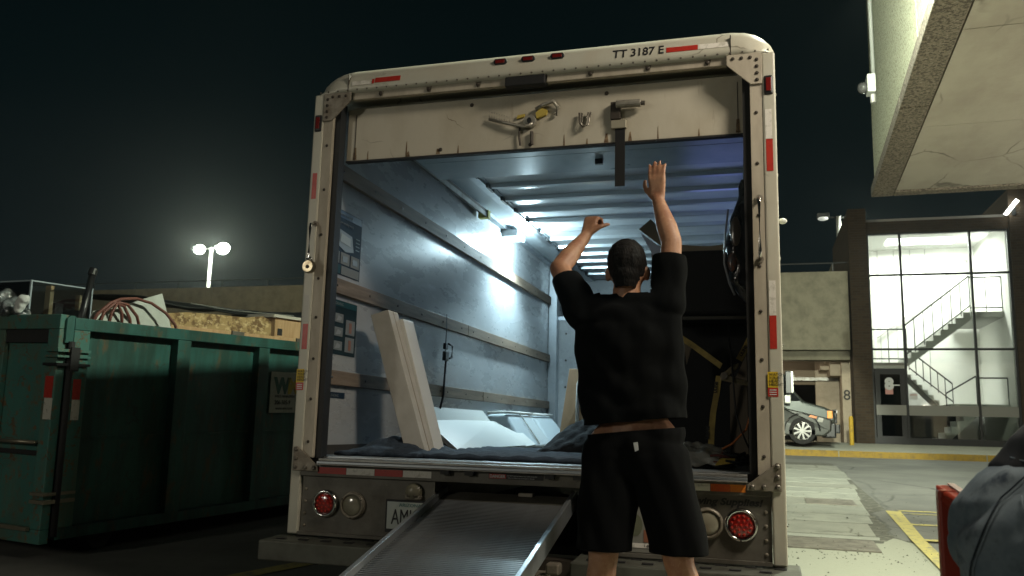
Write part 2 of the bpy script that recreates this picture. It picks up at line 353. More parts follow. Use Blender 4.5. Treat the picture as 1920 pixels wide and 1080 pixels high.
# strip of slabs running away on the right of the truck
pv = strip([((1.0, 4.0), (2.5, 4.0)), ((1.0, 14.6), (2.45, 14.6))], .004, M('joint dirt', (.08, .08, .065), .95, var=(12, (.22, .22, .18), .5, .7)), 'pavement')
seams = [4.58, 4.80, 5.70, 6.38, 7.2, 8.0, 8.70, 9.36, 10.12, 10.96, 12.55, 13.95]
rights = [2.14, 2.15, 2.18, 2.22, 2.30, 2.30, 2.36, 2.44, 2.40, 2.46, 2.44]
for i in range(len(seams) - 1):
    y0, y1 = seams[i] + .030, seams[i + 1] - .030; r0 = rights[i] + rg.uniform(-.03, .03)
    z0, z1 = gz(1.5, y0), gz(1.5, y1)
    CS = [CONC2, CONC2B, CONC2C][(i * 7) % 3]
    MB().hexa([(1.0, y0, z0 - .02), (r0, y0, z0 - .02), (r0 + .02, y1, z1 - .02), (1.0, y1, z1 - .02), (1.0, y0, z0 + .010), (r0, y0, z0 + .010), (r0 + .02, y1, z1 + .010), (1.0, y1, z1 + .010)]).build('slab', CS, pv, bevel=.006)
for (x0, x1, y0, y1) in ((1.2, 2.06, 3.92, 4.5), (1.62, 2.2, 7.25, 7.8)):
    MB().hexa([(x0, y0, gz(x0, y0) - .02), (x1, y0, gz(x0, y0) - .02), (x1, y1, gz(x0, y1) - .02), (x0, y1, gz(x0, y1) - .02), (x0, y0, gz(x0, y0) + .018), (x1, y0, gz(x0, y0) + .018), (x1, y1, gz(x0, y1) + .018), (x0, y1, gz(x0, y1) + .018)]).build('steel_plate', M('brown steel plate', (.21, .195, .16), .6, metal=.3, var=(8, (.10, .09, .075), .4, .7), bump=(30, .2, .003)), pv, bevel=.004)
# asphalt lip beside the slabs, ragged
pts = [(2.46, 13.9), (2.52, 12.6), (2.44, 11.2), (2.62, 10.3), (2.63, 9.4), (2.50, 8.5), (2.52, 7.2), (2.47, 7.0), (2.28, 6.6), (2.30, 5.6), (2.26, 5.0), (2.32, 4.6)]
mb = MB(); top = []
for i in range(len(pts) - 1):
    for k in range(9):
        t = k / 9; top.append((pts[i][0] * (1 - t) + pts[i + 1][0] * t + rg.uniform(-.025, .025), pts[i][1] * (1 - t) + pts[i + 1][1] * t))
vs = []
for q, (x, y) in enumerate(top):
    hh = .012 * min(1, (len(top) - 1 - q) / 8, q / 8); vs += [(x, y, gz(x, y) + .001), (x + .03, y, gz(x, y) + .002 + hh), (x + 2.9, y, gz(x + 2.9, y) + .002 + hh), (x + 9, y, gz(x, y) + .0015)]
mb.add(vs, [(4 * i + k, 4 * i + 1 + k, 4 * i + 5 + k, 4 * i + 4 + k) for i in range(len(top) - 1) for k in range(3)])
mb.build('asphalt_patch', ASPH)['kind'] = 'structure'
# painted bay lines
road = strip([((2.38, 3.2), (2.5, 3.2)), ((2.40, 4.7), (2.52, 4.7)), ((2.46, 6.85), (2.62, 6.85))], .018, YPAINT, 'road_marking')
for (y, w, x0) in ((6.86, .09, 2.6), (6.62, .05, 2.62), (5.70, .11, 2.54), (4.66, .11, 2.5)):
    strip([((x0, y), (x0, y + w)), ((7, y + .05), (7, y + w + .05))], .0185, YPAINT, 'bay_line', road)
strip([((-2.3, .55), (-2.15, .55)), ((-2.05, 1.6), (-1.9, 1.6)), ((-1.5, 4.5), (-1.35, 4.5))], .006, YPAINT, 'faded_line', road)
strip([((-1.9, .30), (-1.75, .42)), ((-.7, .55), (-.7, .70))], .006, YPAINT, 'faded_line', road)

# loose grit on the apron and slabs
mb = MB()
for k in range(900):
    x = rg.uniform(1.3, 4.6); y = rg.uniform(-1.5, 9) if k % 3 else rg.gauss(3.7, .25); r_ = rg.uniform(.003, .010) * (1.5 if k % 17 == 0 else 1); z = gz(x, y) + .016
    if y < 3.9: z = gz(x, y) + .004
    mb.add([(x - r_, y, z), (x + r_ * .7, y - r_, z), (x + r_, y + r_, z), (x - r_ * .3, y + r_ * 1.2, z), (x, y, z + r_ * 1.1)], [(0, 1, 4), (1, 2, 4), (2, 3, 4), (3, 0, 4), (3, 2, 1, 0)])
gr_ = mb.build('gravel', M('loose grit', (.11, .11, .09), .9, var=(40, (.30, .30, .25), .5, .6))); gr_['kind'] = 'stuff'; gr_['label'] = 'loose grit scattered over the pale concrete beside the truck'

# kerb and sidewalk
kb = MB().hexa([(-60, 17.0, .45), (30, 17.6, .45), (30, 17.66, .45), (-60, 17.06, .45), (-60, 17.02, .633), (30, 17.62, .633), (30, 17.66, .633), (-60, 17.06, .633)]).build('kerb', KERBY, bevel=.008); kb['kind'] = 'structure'
for x in (-3.2, -.2, 2.8, 5.9, 8.9): MB().box((x, 17.39 + .0067 * x, .46), (x + .02, 17.46 + .0067 * x, .637)).build('kerb_joint', CONC, kb)
sw = MB().hexa([(-60, 17.062, .50), (30, 17.662, .50), (30, 22.2, .62), (-60, 22.2, .62), (-60, 17.062, .630), (30, 17.662, .630), (30, 22.2, .785), (-60, 22.2, .785)]).build('sidewalk', M('light sidewalk', (.44, .45, .38), .9, var=(2, (.36, .37, .31), .4, .7), bump=(40, .2, .004))); sw['kind'] = 'structure'
MB().box((-60, 22.19, .45), (30, 60, .745)).build('garage_floor', CONC)['kind'] = 'structure'

# ============================================================ STAIR TOWER
T = thing('stair_tower', 'lit stairwell behind a tall black framed window wall between brick piers', 'building', (6, 22, .78))
MB().box((3.64, 21.9, .6), (4.13, 27.5, 7.55)).build('brick_pier', BRICK, T)
MB().box((7.83, 21.85, .6), (9.4, 27.5, 7.9)).build('brick_pier', BRICK, T)
MB().box((4.13, 21.98, 6.80), (7.83, 22.3, 7.15)).build('lintel', BRICK, T)
MB().box((4.13, 22.3, 7.12), (7.83, 27.5, 7.3)).build('roof', STAIRC, T)
MB().box((4.13, 26.0, .74), (7.83, 26.2, 7.12)).build('back_wall', WALLW, T)
MB().box((4.16, 25.3, .745), (6.9, 25.9, 1.80)).build('under_landing_shade', DARK, T)  # dark box added for the dimness below the landing
MB().box((4.16, 23.6, .745), (5.1, 23.7, 2.90)).build('entrance_shade', DARK, T)  # dark panel added behind the entrance to stand for its shade
MB().box((4.131, 22.3, .74), (4.15, 26.0, 7.12)).build('side_wall', WALLW, T)
MB().box((7.81, 22.3, .74), (7.829, 26.0, 7.12)).build('side_wall', WALLW, T)
for x in (4.9, 5.4, 5.9, 6.35): MB().box((x, 25.985, 3.2), (x + .02, 26.01, 7.1)).build('wall_seam', STAIRC, T)
dr = MB().box((7.0, 25.95, 4.65), (7.55, 26.02, 6.65)).build('inner_door', M('pale door', (.62, .62, .58), .6), T, bevel=.01)
for a, b in (((6.95, 25.93, 4.65), (7.0, 26.0, 6.7)), ((7.55, 25.93, 4.65), (7.6, 26.0, 6.7)), ((6.95, 25.93, 6.65), (7.6, 26.0, 6.7))): MB().box(a, b).build('door_frame', STAIRC, T)
mb = MB()
fx = (4.15, 5.02, 6.83, 7.80); fz = (.80, 3.43, 5.57, 6.78)
for i, x in enumerate(fx): MB().box((x - .03, 21.96, .78), (x + .03, 22.06, 6.80)).build('mullion', FRAME, T)
for z in fz[1:]:
    for i in range(3): MB().box((fx[i] + .03, 21.965, z - .028), (fx[i + 1] - .03, 22.055, z + .028)).build('transom', FRAME, T)
MB().box((4.18, 21.965, .74), (7.77, 22.055, .96)).build('sill', FRAME, T)
for i in range(3):
    for j in range(3):
        if i == 0 and j == 0: MB().box((4.18, 22.0, 2.90), (4.99, 22.012, 3.40)).build('pane', PANE, T)
        else: MB().box((fx[i] + .03, 22.0, max(fz[j], .96) + .028), (fx[i + 1] - .03, 22.012, fz[j + 1] - .028)).build('pane', PANE, T)
FROST = M('frosted band', (.22, .22, .20), .5)
for i in range(1, 3): MB().box((fx[i] + .03, 21.985, 1.58), (fx[i + 1] - .03, 21.998, 1.86)).build('frosted_band', FROST, T)
ent = MB().box((4.20, 21.95, 2.72), (4.98, 22.04, 2.88)).build('entrance_door', FRAME, T)
for a, b in (((4.20, 21.95, .80), (4.33, 22.04, 2.72)), ((4.85, 21.95, .80), (4.98, 22.04, 2.72)), ((4.33, 21.95, .80), (4.85, 22.04, 1.0))): MB().box(a, b).build('door_stile', FRAME, ent)
MB().box((4.33, 21.99, 1.0), (4.85, 22.0, 2.72)).build('door_pane', glass('dark pane', (.35, .4, .38), .9), ent)
MB().box((4.20, 21.94, 1.58), (4.98, 21.949, 1.86)).build('push_bar', FROST, ent)
MB().box((4.46, 21.975, 2.16), (4.66, 21.985, 2.33)).build('notice', M('red lettered notice', (.60, .30, .27), .6), ent)
text('8', .42, (4.46, 21.97, 2.31), (1, 0, 0), (0, 0, 1), PAPER, ent, 'numeral', bold=.03)
MB().box((4.68, 21.975, 2.40), (4.84, 21.98, 2.43)).build('notice', PAPER, ent)
MB().box((5.08, 21.985, 2.02), (5.28, 21.997, 2.20)).build('notice', PAPER, T)
text('NOTICE', .05, (5.09, 21.98, 2.13), (1, 0, 0), (0, 0, 1), RED, T)
# landings, flights and rails inside
MB().box((4.16, 22.6, 2.92), (5.15, 25.9, 3.10)).build('landing', STAIRC, T)
MB().box((6.95, 22.9, 4.44), (7.80, 25.9, 4.60)).build('landing', STAIRC, T)
MB().box((6.3, 22.9, 1.80), (7.80, 25.9, 1.95)).build('landing', STAIRC, T)
def flight(x0, z0, x1, z1, y0, y1, n):
    pts = [(x0, y0, z0 - .16)]; dx = (x1 - x0) / n; dz = (z1 - z0) / n
    for i in range(n): pts += [(x0 + dx * i, y0, z0 + dz * (i + 1) if False else z0 + dz * i), (x0 + dx * i, y0, z0 + dz * (i + 1))]
    pts += [(x1, y0, z1), (x1, y0, z1 - .22)]
    MB().prism(pts, (0, y1 - y0, 0)).build('stair_flight', STAIRC, T)
flight(5.12, 3.10, 6.97, 4.60, 23.0, 24.0, 9)
flight(5.35, 3.02, 6.40, 1.95, 24.3, 25.3, 7)
flight(5.95, .80, 6.95, 1.80, 23.0, 24.0, 6)
def rail(p, q, y, hgt=.95, n=6, mid=True, r=.020):
    p = Vector((p[0], y, p[1])); q = Vector((q[0], y, q[1])); U = Vector((0, 0, hgt))
    MB().tube([p + U, q + U], r + .004, 6).build('handrail', METR, T)
    if mid: MB().tube([p + U * .12, q + U * .12], r, 6).build('handrail', METR, T)
    for i in range(n + 1):
        c = p.lerp(q, i / n); MB().tube([c, c + U], r * .7, 5).build('baluster', METR, T)
rail((5.20, 3.25), (6.97, 4.68), 23.0, .98, 7)
rail((6.97, 4.60), (7.80, 4.60), 23.0, 1.02, 2)
rail((4.2, 3.10), (5.18, 3.10), 22.7, .98, 2)
rail((5.45, 3.0), (6.62, 1.98), 24.25, .62, 6)
rail((6.2, 1.5), (7.0, 2.0), 23.0, .75, 1, False)
rail((7.0, 1.95), (7.8, 1.95), 23.0, .75, 1, False)
MB().tube([(4.75, 25.9, 4.15), (6.8, 25.9, 5.65), (6.95, 25.9, 5.65), (6.95, 25.9, 4.6)], .03, 6).build('handrail', M('pale handrail', (.45, .45, .42), .5), T)
MB().tube([(4.7, 25.8, 3.1), (4.7, 25.8, 6.1), (4.5, 25.8, 6.1)], .06, 8).build('standpipe', M('white pipe', (.68, .68, .64), .5), T)
MB().box((7.70, 24.3, 6.35), (7.805, 24.7, 6.6)).build('wall_lamp', M('lit lamp glass', (.9, .9, .9), .4, emit=((.97, 1, .95), 60)), T, bevel=.02)
MB().box((5.0, 24.2, 7.04), (7.0, 24.9, 7.115)).build('ceiling_lamp', M('lit ceiling tube', (.9, .9, .9), .4, emit=((.97, 1, .95), 2.5)), T)
MB().tube([(8.02, 21.84, 3.4), (8.02, 21.84, 2.0), (8.12, 21.84, .8)], .012, 6).build('cable', STAIRC, T)
lf = thing('strip_light', 'slanted bright strip light on top of the right brick pier', 'lamp', (7.85, 21.8, 7.2))
MB().hexa([(7.68, 21.62, 7.18), (7.76, 21.62, 7.14), (8.05, 21.62, 7.50), (7.97, 21.62, 7.56), (7.68, 21.80, 7.18), (7.76, 21.80, 7.14), (8.05, 21.80, 7.50), (7.97, 21.80, 7.56)]).build('tube', M('lit strip', (.9, .9, .9), .4, emit=((.97, 1, .9), 9)), lf)
MB().box((7.90, 21.82, 7.15), (8.0, 21.849, 7.4)).build('bracket', FRAME, lf)

# ============================================================ PARKING GARAGE
G = thing('parking_garage', 'tan concrete parking garage with a solid parapet and dark open bay', 'building', (-10, 22, .7))
for i in range(9):
    x1 = 3.6 - i * 7.2; x0 = x1 - 7.2
    MB().box((x0 + .012, 22.0, 3.42), (x1 - .012, 22.3, 5.72)).build('parapet_panel', PRECAST, G)
MB().box((-61, 22.3, 3.9), (3.6, 60, 4.25)).build('deck', CONC2, G)
MB().box((-61, 22.3, 3.15), (3.6, 22.9, 3.9)).build('edge_beam', PRECAST, G)
MB().tube([(-61, 22.15, 6.0), (3.6, 22.15, 6.0)], .022, 6).build('top_rail', METR, G)
for i in range(34): MB().tube([(3.2 - i * 1.9, 22.15, 5.72), (3.2 - i * 1.9, 22.15, 6.0)], .018, 5).build('rail_post', METR, G)
TANC = M('tan painted column', (.50, .42, .32), .8, var=(6, (.40, .33, .25), .4, .7))
MB().box((3.40, 22.9, .74), (3.66, 23.6, 3.15)).build('column', TANC, G)
text('8', .42, (3.42, 22.89, 2.02), (1, 0, 0), (0, 0, 1), INK, G, 'numeral', bold=.004)
MB().box((2.75, 24.5, .74), (3.62, 24.7, 3.9)).build('block_wall', TANC, G)
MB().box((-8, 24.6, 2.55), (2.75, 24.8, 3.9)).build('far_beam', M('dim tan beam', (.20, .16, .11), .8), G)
MB().box((-8, 24.3, 2.66), (3.4, 24.42, 2.76)).build('pipe', ALUD, G)
mb = MB(); [mb.box((3.0 - .22 * k, 23.2, 3.15 - .0 * k), (3.5, 24.2, 3.42 - .17 * k)) for k in range(1)]
mb.box((3.1, 23.2, 2.75), (3.4, 24.5, 3.15)); mb.box((2.85, 23.6, 2.95), (3.1, 24.5, 3.15)); mb.build('haunch', TANC, G)
for i in range(1, 8): MB().box((3.4 - i * 7.2, 22.3, .74), (3.9 - i * 7.2, 23, 3.15)).build('column', TANC, G)
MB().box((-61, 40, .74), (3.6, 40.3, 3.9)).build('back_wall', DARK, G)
MB().box((3.6, 27.5, .7), (3.64, 60, 7)).build('side_wall', PRECAST, G)
bo = thing('bollard', 'yellow steel bollard standing by the tan column', 'bollard', (3.39, 20.5, .7))
MB().tube([(3.39, 20.5, .70), (3.39, 20.5, 1.47), (3.39, 20.5, 1.5)], [.055, .055, .03], 14).build('post', M('yellow bollard paint', (.55, .36, .03), .6, var=(12, (.3, .2, .05), .5, .7)), bo, smooth=False)
MB().tube([(3.39, 20.5, .70), (3.39, 20.5, .73)], .09, 14).build('base', ALUD, bo)

# masts
def mast(x, y, z0, z1, heads, label, name='lamp_post', lit=40):
    t = thing(name, label, 'lamp post', (x, y, z0), 'parking lot lamp posts')
    MB().tube([(x, y, z0), (x, y, z1)], [.11, .08], 10).build('mast', M('pale mast paint', (.5, .52, .50), .5), t, smooth=True)
    for (dx, w, on) in heads:
        MB().tube([(x, y, z1 - .05), (x + dx * .6, y, z1 - .02)], .035, 6).build('arm', METR, t)
        h = MB().box((x + dx - w, y - .22, z1 - .03), (x + dx + w, y + .22, z1 + .1)).build('lamp_head', METR, t, bevel=.02)
        MB().ball((x + dx, y, z1 - .06), (w * 1.15, .2, w * .9) if z1 > 9 else (w * .85, .2, .06), 20, 12).build('lens', M('lit head' if on else 'dim head', (.9, .9, .9), .4, emit=((.95, 1, .88), lit if on else .4)), h)  # ball enlarged on the tall mast to stand in for lamp glare
    return t
mast(-27.1, 34, 3.9, 10.05, ((-.75, .28, 1), (.72, .34, 1)), 'twin headed lamp post glowing above the garage parapet on the left')
mast(3.75, 26, 3.9, 8.35, ((-.5, .2, 0), (.65, .2, 1)), 'thin twin headed lamp post rising behind the dark brick pier')

# ============================================================ OVERHANGING BUILDING (upper right)
B = thing('overhanging_building', 'pebbly concrete upper storey with plaster soffit jutting over the upper right', 'building', (6, 0, 0))
def rz(x, y, z, a=-1.95, c=(2.61, 8.07)):
    a = R(a); dx, dy = x - c[0], y - c[1]; return (c[0] + dx * math.cos(a) - dy * math.sin(a), c[1] + dx * math.sin(a) + dy * math.cos(a), z)
def rbox(a, b, name, mat, par, **k):
    mb = MB().box(a, b); mb.v = [Vector(rz(*v)) for v in mb.v]; return mb.build(name, mat, par, **k)
for y0, y1 in ((-16, -6.9), (-6.87, .63), (.66, 3.70), (3.72, 8.07)):
    rbox((2.66, y0, 4.26), (2.86, y1, 8.5), 'fascia_panel', STUCCO, B)
for y0, y1 in ((-16, -6.9), (-6.87, .63), (.66, 4.70), (4.72, 8.07)):
    rbox((2.61, y0, 4.20), (2.88, y1, 4.34), 'edge_beam', AGG, B, bevel=.01)
rbox((2.885, 7.87, 4.20), (14, 8.07, 4.34), 'edge_beam', AGG, B, bevel=.01)
rbox((2.86, 7.9, 4.345), (14, 8.02, 8.5), 'end_wall', STUCCO, B)
for y0, y1 in ((-16, -3), (-2.99, .5), (.51, 3.1), (3.11, 5.4), (5.41, 7.86)):
    rbox((2.90, y0, 4.225), (14, y1, 4.30), 'soffit_panel', PLAST, B)
rbox((2.86, -16, 8.4), (14, 7.9, 8.5), 'roof', PLAST, B)
for i in range(4): rbox((9.5, -9 + i * 5, -.2), (10.1, -8.4 + i * 5, 4.22), 'column', PRECAST, B)
for k, (x, y) in enumerate(((3.0, -1.45), (4.4, 1.4), (5.4, 6.4))):
    d = thing('soffit_lamp', ['square recessed lamp in the soffit nearest the truck ramp', 'square recessed lamp in the middle of the soffit', 'square recessed lamp at the far end of the soffit'][k], 'lamp', (x, y, 4.2), 'soffit lamps')
    for a, b in (((-.3, -.3), (.3, -.26)), ((-.3, .26), (.3, .3)), ((-.3, -.26), (-.26, .26)), ((.26, -.26), (.3, .26))): MB().box((x + a[0], y + a[1], 4.18), (x + b[0], y + b[1], 4.223)).build('trim', ALUD, d)
def fixture(name, label, c, parts, group=None):
    t = thing(name, label, 'lamp', c, group)
    for (nm, a, b, mt) in parts: MB().box(Vector(c) + Vector(a), Vector(c) + Vector(b)).build(nm, mt, t, bevel=.01)
    return t
fixture('wall_pack', 'small wall lamp low on the pebbly fascia above the truck', (2.36, .9, 4.42), [('housing', (-.02, -.16, .20), (.10, .16, .42), ALUD)])
fixture('yard_lamp', 'broad yard lamp head on a short mast behind the photographer', (-6.6, -11.15, 3.7), [('housing', (-.7, -.2, -.7), (.7, -.02, .7), ALUD), ('mast', (-.06, -.5, -3.7), (.06, -.3, .4), ALUD)])
fixture('lot_lamp_head', 'shoebox lamp head high over the kerb in front of the stair tower', (3.2, 12.0, 9.6), [('arm', (.1, -.04, .0), (3.0, .04, .08), ALUD), ('housing', (-.3, -.3, .05), (.3, .3, .2), ALUD)])
fixture('soffit_fill_lamp', 'bracket of the unseen lamp added to light the soffit from below', (8.75, 3.6, 2.3), [('bracket', (.05, -.05, -.05), (.9, .05, .05), ALUD)])
fixture('flood_lamp', 'floodlight bracketed high on the pebbly fascia', (1.92, 1.45, 5.05), [('arm', (.0, -.03, .0), (.5, .03, .06), ALUD), ('housing', (-.16, -.18, .06), (.12, .18, .2), ALUD)])
dc = thing('dome_camera', 'small white dome security camera on the corner of the pebbly fascia', 'camera', (2.5, 7.2, 5.4))
MB().box((2.50, 7.05, 5.32), (2.60, 7.25, 5.56)).build('bracket', M('white camera plastic', (.26, .27, .25), .6), dc, bevel=.01)
MB().ball((2.46, 7.15, 5.41), (.075, .075, .075), 16, 10).build('dome', M('smoked dome', (.03, .03, .03), .08, coat=1), dc, smooth=True)
MB().tube([(2.585, 7.15, 5.56), (2.585, 7.2, 8.4)], .026, 8).build('conduit', M('conduit grey', (.10, .105, .095), .7), dc, smooth=True)
MB().tube([(2.57, 7.15, 5.20), (2.57, 7.15, 5.31)], .035, 10).build('junction', ALUD, dc)

# ============================================================ VEHICLES BEHIND
def wheel(par, x, y, z, r=.33, w=.2, side=-1, spokes=9):
    wy = y
    wh = MB().tube([(x, wy - w / 2, z), (x, wy + w / 2, z)], r, 28).build('tyre', TIRE, par, bevel=.02)
    f = wy + side * (w / 2 + .004)
    MB().prism(disc_pts((x, f, z), r * .66, 24), (0, -side * .02, 0)).build('wheel_well_disc', DARK, wh)
    rimm = MB(); 
    for k in range(spokes):
        t = 2 * math.pi * k / spokes; d = Vector((math.cos(t), 0, math.sin(t))); n = Vector((-math.sin(t), 0, math.cos(t)))
        c = Vector((x, f, z)); rimm.prism([c + d * r * .12 + n * .018, c + d * r * .62 + n * .026, c + d * r * .62 - n * .026, c + d * r * .12 - n * .018], (0, side * .015, 0))
    rimm.tube([Vector((x, f, z)), Vector((x, f + side * .02, z))], r * .16, 12)
    pts = []
    for k in range(25):
        t = 2 * math.pi * k / 24; pts.append((x + r * .65 * math.cos(t), f, z + r * .65 * math.sin(t)))
    rimm.tube(pts, .012, 5, False); rimm.build('rim', CHROME, wh)
    return wh
def carbody(name, label, pts, y0, y1, mat, glasspts, inset, z0, cat='car'):
    t = thing(name, label, cat, (pts[0][0], (y0 + y1) / 2, z0))
    n = len(pts); secs = []
    ysec = [(0, .80, .0), (.02, .95, 0), (.10, 1.0, 0), (.5, 1.0, .03), (.9, 1.0, 0), (.98, .95, 0), (1, .80, 0)]
    cx = sum(p[0] for p in pts) / n; cz = sum(p[1] for p in pts) / n; mb = MB(); vs = []
    for (f, s, l) in ysec:
        for (px, pz) in pts:
            hi = max(0, (pz - inset[0])) * inset[1]
            yy = y0 + (y1 - y0) * f; yy += hi * (1 - 2 * f)
            vs.append((cx + (px - cx) * (s * .15 + .85), yy, cz + (pz - cz) * (s * .2 + .8)))
    fs = [tuple(range(n))[::-1], tuple(range((len(ysec) - 1) * n, len(ysec) * n))]
    for k in range(len(ysec) - 1):
        for i in range(n): fs.append((k * n + i, k * n + (i + 1) % n, (k + 1) * n + (i + 1) % n, (k + 1) * n + i))
    mb.add(vs, fs); mb.build('body', mat, t, bevel=.03, seg=3)
    return t
SILV = M('silver car paint', (.055, .058, .052), .25, metal=.4, coat=.6)
GREYV = M('grey van paint', (.055, .066, .06), .3, metal=.3, coat=.5)
DKG = M('dark vehicle glass', (.006, .008, .009), .05, coat=.5)
z = .75
car = carbody('parked_sedan', 'silver sedan parked nose right in front of the grey van', [(-1.7, z + .2), (2.62, z + .2), (2.78, z + .33), (2.80, z + .60), (2.62, z + .66), (1.75, z + .86), (1.15, z + 1.22), (.65, z + 1.33), (-.5, z + 1.33), (-1.2, z + .98), (-1.75, z + .88), (-1.8, z + .5)], 18.5, 20.1, SILV, None, (z + .95, .35), z)
wheel(car, 2.06, 18.60, z + .32, .33); wheel(car, -.75, 18.60, z + .32, .33); wheel(car, 2.06, 20.0, z + .32, .33, .2, 1); wheel(car, -.75, 20.0, z + .32, .33, .2, 1)
MB().prism([(1.5, 18.56, z + .92), (1.1, 18.62, z + 1.18), (.2, 18.62, z + 1.25), (.1, 18.56, z + .92)], (0, .02, 0)).build('side_window', DKG, car)
MB().prism([(2.42, 18.48, z + .56), (2.68, 18.52, z + .52), (2.68, 18.52, z + .61), (2.46, 18.48, z + .66)], (0, .08, 0)).build('headlight', M('clear headlight', (.5, .5, .46), .15, coat=.8), car)
MB().prism([(2.22, 18.47, z + .67), (2.40, 18.47, z + .63), (2.42, 18.47, z + .68), (2.26, 18.47, z + .72)], (0, .04, 0)).build('side_marker', M('amber lens', (.75, .22, .03), .3), car)
MB().box((2.60, 18.52, z + .16), (2.86, 20.0, z + .52)).build('bumper', BLKP, car, bevel=.04)
MB().tube([(2.06 + .42 * math.cos(t_ / 12 * math.pi), 18.49, z + .33 + .42 * math.sin(t_ / 12 * math.pi)) for t_ in range(13)], .02, 6).build('wheel_arch', BLKP, car)
van = thing('parked_van', 'grey cab van with tall mirrors parked under the garage', 'van', (1, 21.2, z))
VB = [(-2.2, z + .35), (2.95, z + .35), (3.02, z + .7), (2.98, z + .86), (2.75, z + .98), (2.22, z + 1.12), (1.95, z + 1.42), (1.7, z + 1.9), (1.45, z + 2.05), (-2.2, z + 2.05)]
MB().prism([(x, 20.55, zz) for x, zz in VB], (0, 1.5, 0)).build('body', GREYV, van, bevel=.07, seg=3)
MB().prism([(2.13, 20.53, z + 1.13), (1.92, 20.53, z + 1.38), (1.72, 20.53, z + 1.78), (1.2, 20.53, z + 1.78), (1.2, 20.53, z + 1.13)], (0, .03, 0)).build('side_window', DKG, van)
MB().box((2.80, 20.52, z + .68), (2.93, 20.56, z + .88)).build('marker_lamp', M('amber lamp', (.85, .30, .02), .3, emit=((1, .35, .03), .5)), van, bevel=.01)
MB().box((2.94, 20.6, z + .55), (3.05, 21.9, z + .92)).build('grille', BLKP, van, bevel=.02)
MB().box((2.85, 20.55, z + .28), (3.12, 22.0, z + .52)).build('bumper', BLKP, van, bevel=.03)
MB().box((2.97, 20.6, z + .82), (3.06, 20.75, z + .9)).build('headlight', M('lit headlight rim', (.7, .7, .7), .2), van)
mr = MB().box((1.72, 20.1, z + 1.30), (1.92, 20.2, z + 1.92)).build('mirror', BLKP, van, bevel=.03)
MB().box((1.88, 20.05, z + 1.33), (1.94, 20.099, z + 1.90)).build('mirror_edge', M('bright mirror shell', (.75, .78, .72), .2), mr, bevel=.01)
MB().box((1.70, 20.1, z + 1.05), (1.86, 20.18, z + 1.27)).build('lower_mirror', M('bright mirror shell', (.75, .78, .72), .2), mr, bevel=.02)
MB().tube([(1.85, 20.56, z + 1.25), (1.85, 20.15, z + 1.30)], .02, 6).build('mirror_arm', BLKP, mr)
for x in (2.2, -1.4): wheel(van, x, 20.65, z + .34, .35)

# ============================================================ THE TRUCK
TR = thing('box_truck', 'white moving truck seen from behind with its roll door half up', 'truck', (0, 0, 0))
FL = .82
def P(name, a, b, mat, par=TR, **k): return MB().box(a, b).build(name, mat, par, **k)
# body shell
P('left_wall', (-1.222, .10, .62), (-1.165, 5.45, 2.80), WH)
P('right_wall', (1.165, .10, .62), (1.222, 5.45, 2.80), WH)
P('wall_liner', (-1.165, .09, FL), (-1.158, 5.3, 2.845), FRP)
P('wall_liner', (1.158, .09, FL), (1.165, 5.3, 2.845), FRP)
P('floor', (-1.165, .06, FL - .06), (1.165, 5.3, FL), M('plank floor', (.13, .12, .105), .6, var=(5, (.08, .075, .065), .4, .7, (4, .5, 1))))
P('front_wall', (-1.158, 5.3, FL), (1.158, 5.35, 2.2), FRP)
P('attic_ledge', (-1.16, 5.28, 2.2), (1.16, 6.3, 2.245), ALU)
P('attic_wall', (-1.16, 6.3, 2.245), (1.16, 6.34, 2.86), FRP)
P('attic_side', (-1.19, 5.35, 2.245), (-1.16, 6.3, 2.86), FRP); P('attic_side', (1.16, 5.35, 2.245), (1.19, 6.3, 2.86), FRP)
P('attic_shell', (-1.222, 5.46, 2.1), (-1.195, 6.4, 2.86), WH); P('attic_shell', (1.195, 5.46, 2.1), (1.222, 6.4, 2.86), WH)
P('corner_post', (-1.157, 5.18, FL), (-1.06, 5.299, 2.83), ALU, bevel=.006)
for zz in (1.15, 1.45, 1.75, 2.05):
    for xx in (-.98, -.6): MB().ball((xx, 5.297, zz), (.012, .006, .012), 8, 4).build('rivet', DBOLT, TR)
# ceiling: aluminium bows under a skin
P('roof_skin', (-1.19, .28, 2.90), (1.19, 6.4, 2.955), WH, bevel=.02)
P('ceiling_panel', (-.84, .2, 2.842), (1.04, 6.29, 2.86), M('bright ceiling sheet', (.66, .70, .72), .32, metal=.1, var=(3, (.54, .58, .60), .4, .7)))
for sx in (-1, 1):
    a, b = (-1.158, -.84) if sx < 0 else (1.04, 1.158)
    P('cove', (a, .2, 2.832), (b, 6.29, 2.8415), M('pale cove liner', (.42, .47, .50), .35, spec=.5))
P('cove_step', (-.93, .2, 2.815), (-.86, 6.29, 2.8315), ALU)
P('cove_step', (-1.155, .2, 2.80), (-1.10, 6.29, 2.8315), ALU)
yy = 1.62; rib0 = None
while yy < 6.1:
    if rib0 is None:
        rib0 = MB().prism([(-.84, yy, 2.8415), (-.84, yy + .004, 2.812), (-.84, yy + .030, 2.806), (-.84, yy + .085, 2.8415)], (1.88, 0, 0)).build('roof_bow', M('bow metal', (.62, .66, .68), .3, metal=.6), TR)
        gap0 = P('bow_end', (-.86, yy - .05, 2.80), (-.842, yy + .11, 2.8415), BLKP)
    else: copy(rib0, (0, yy - 1.62, 0)); copy(gap0, (0, yy - 1.62, 0))
    yy += .378
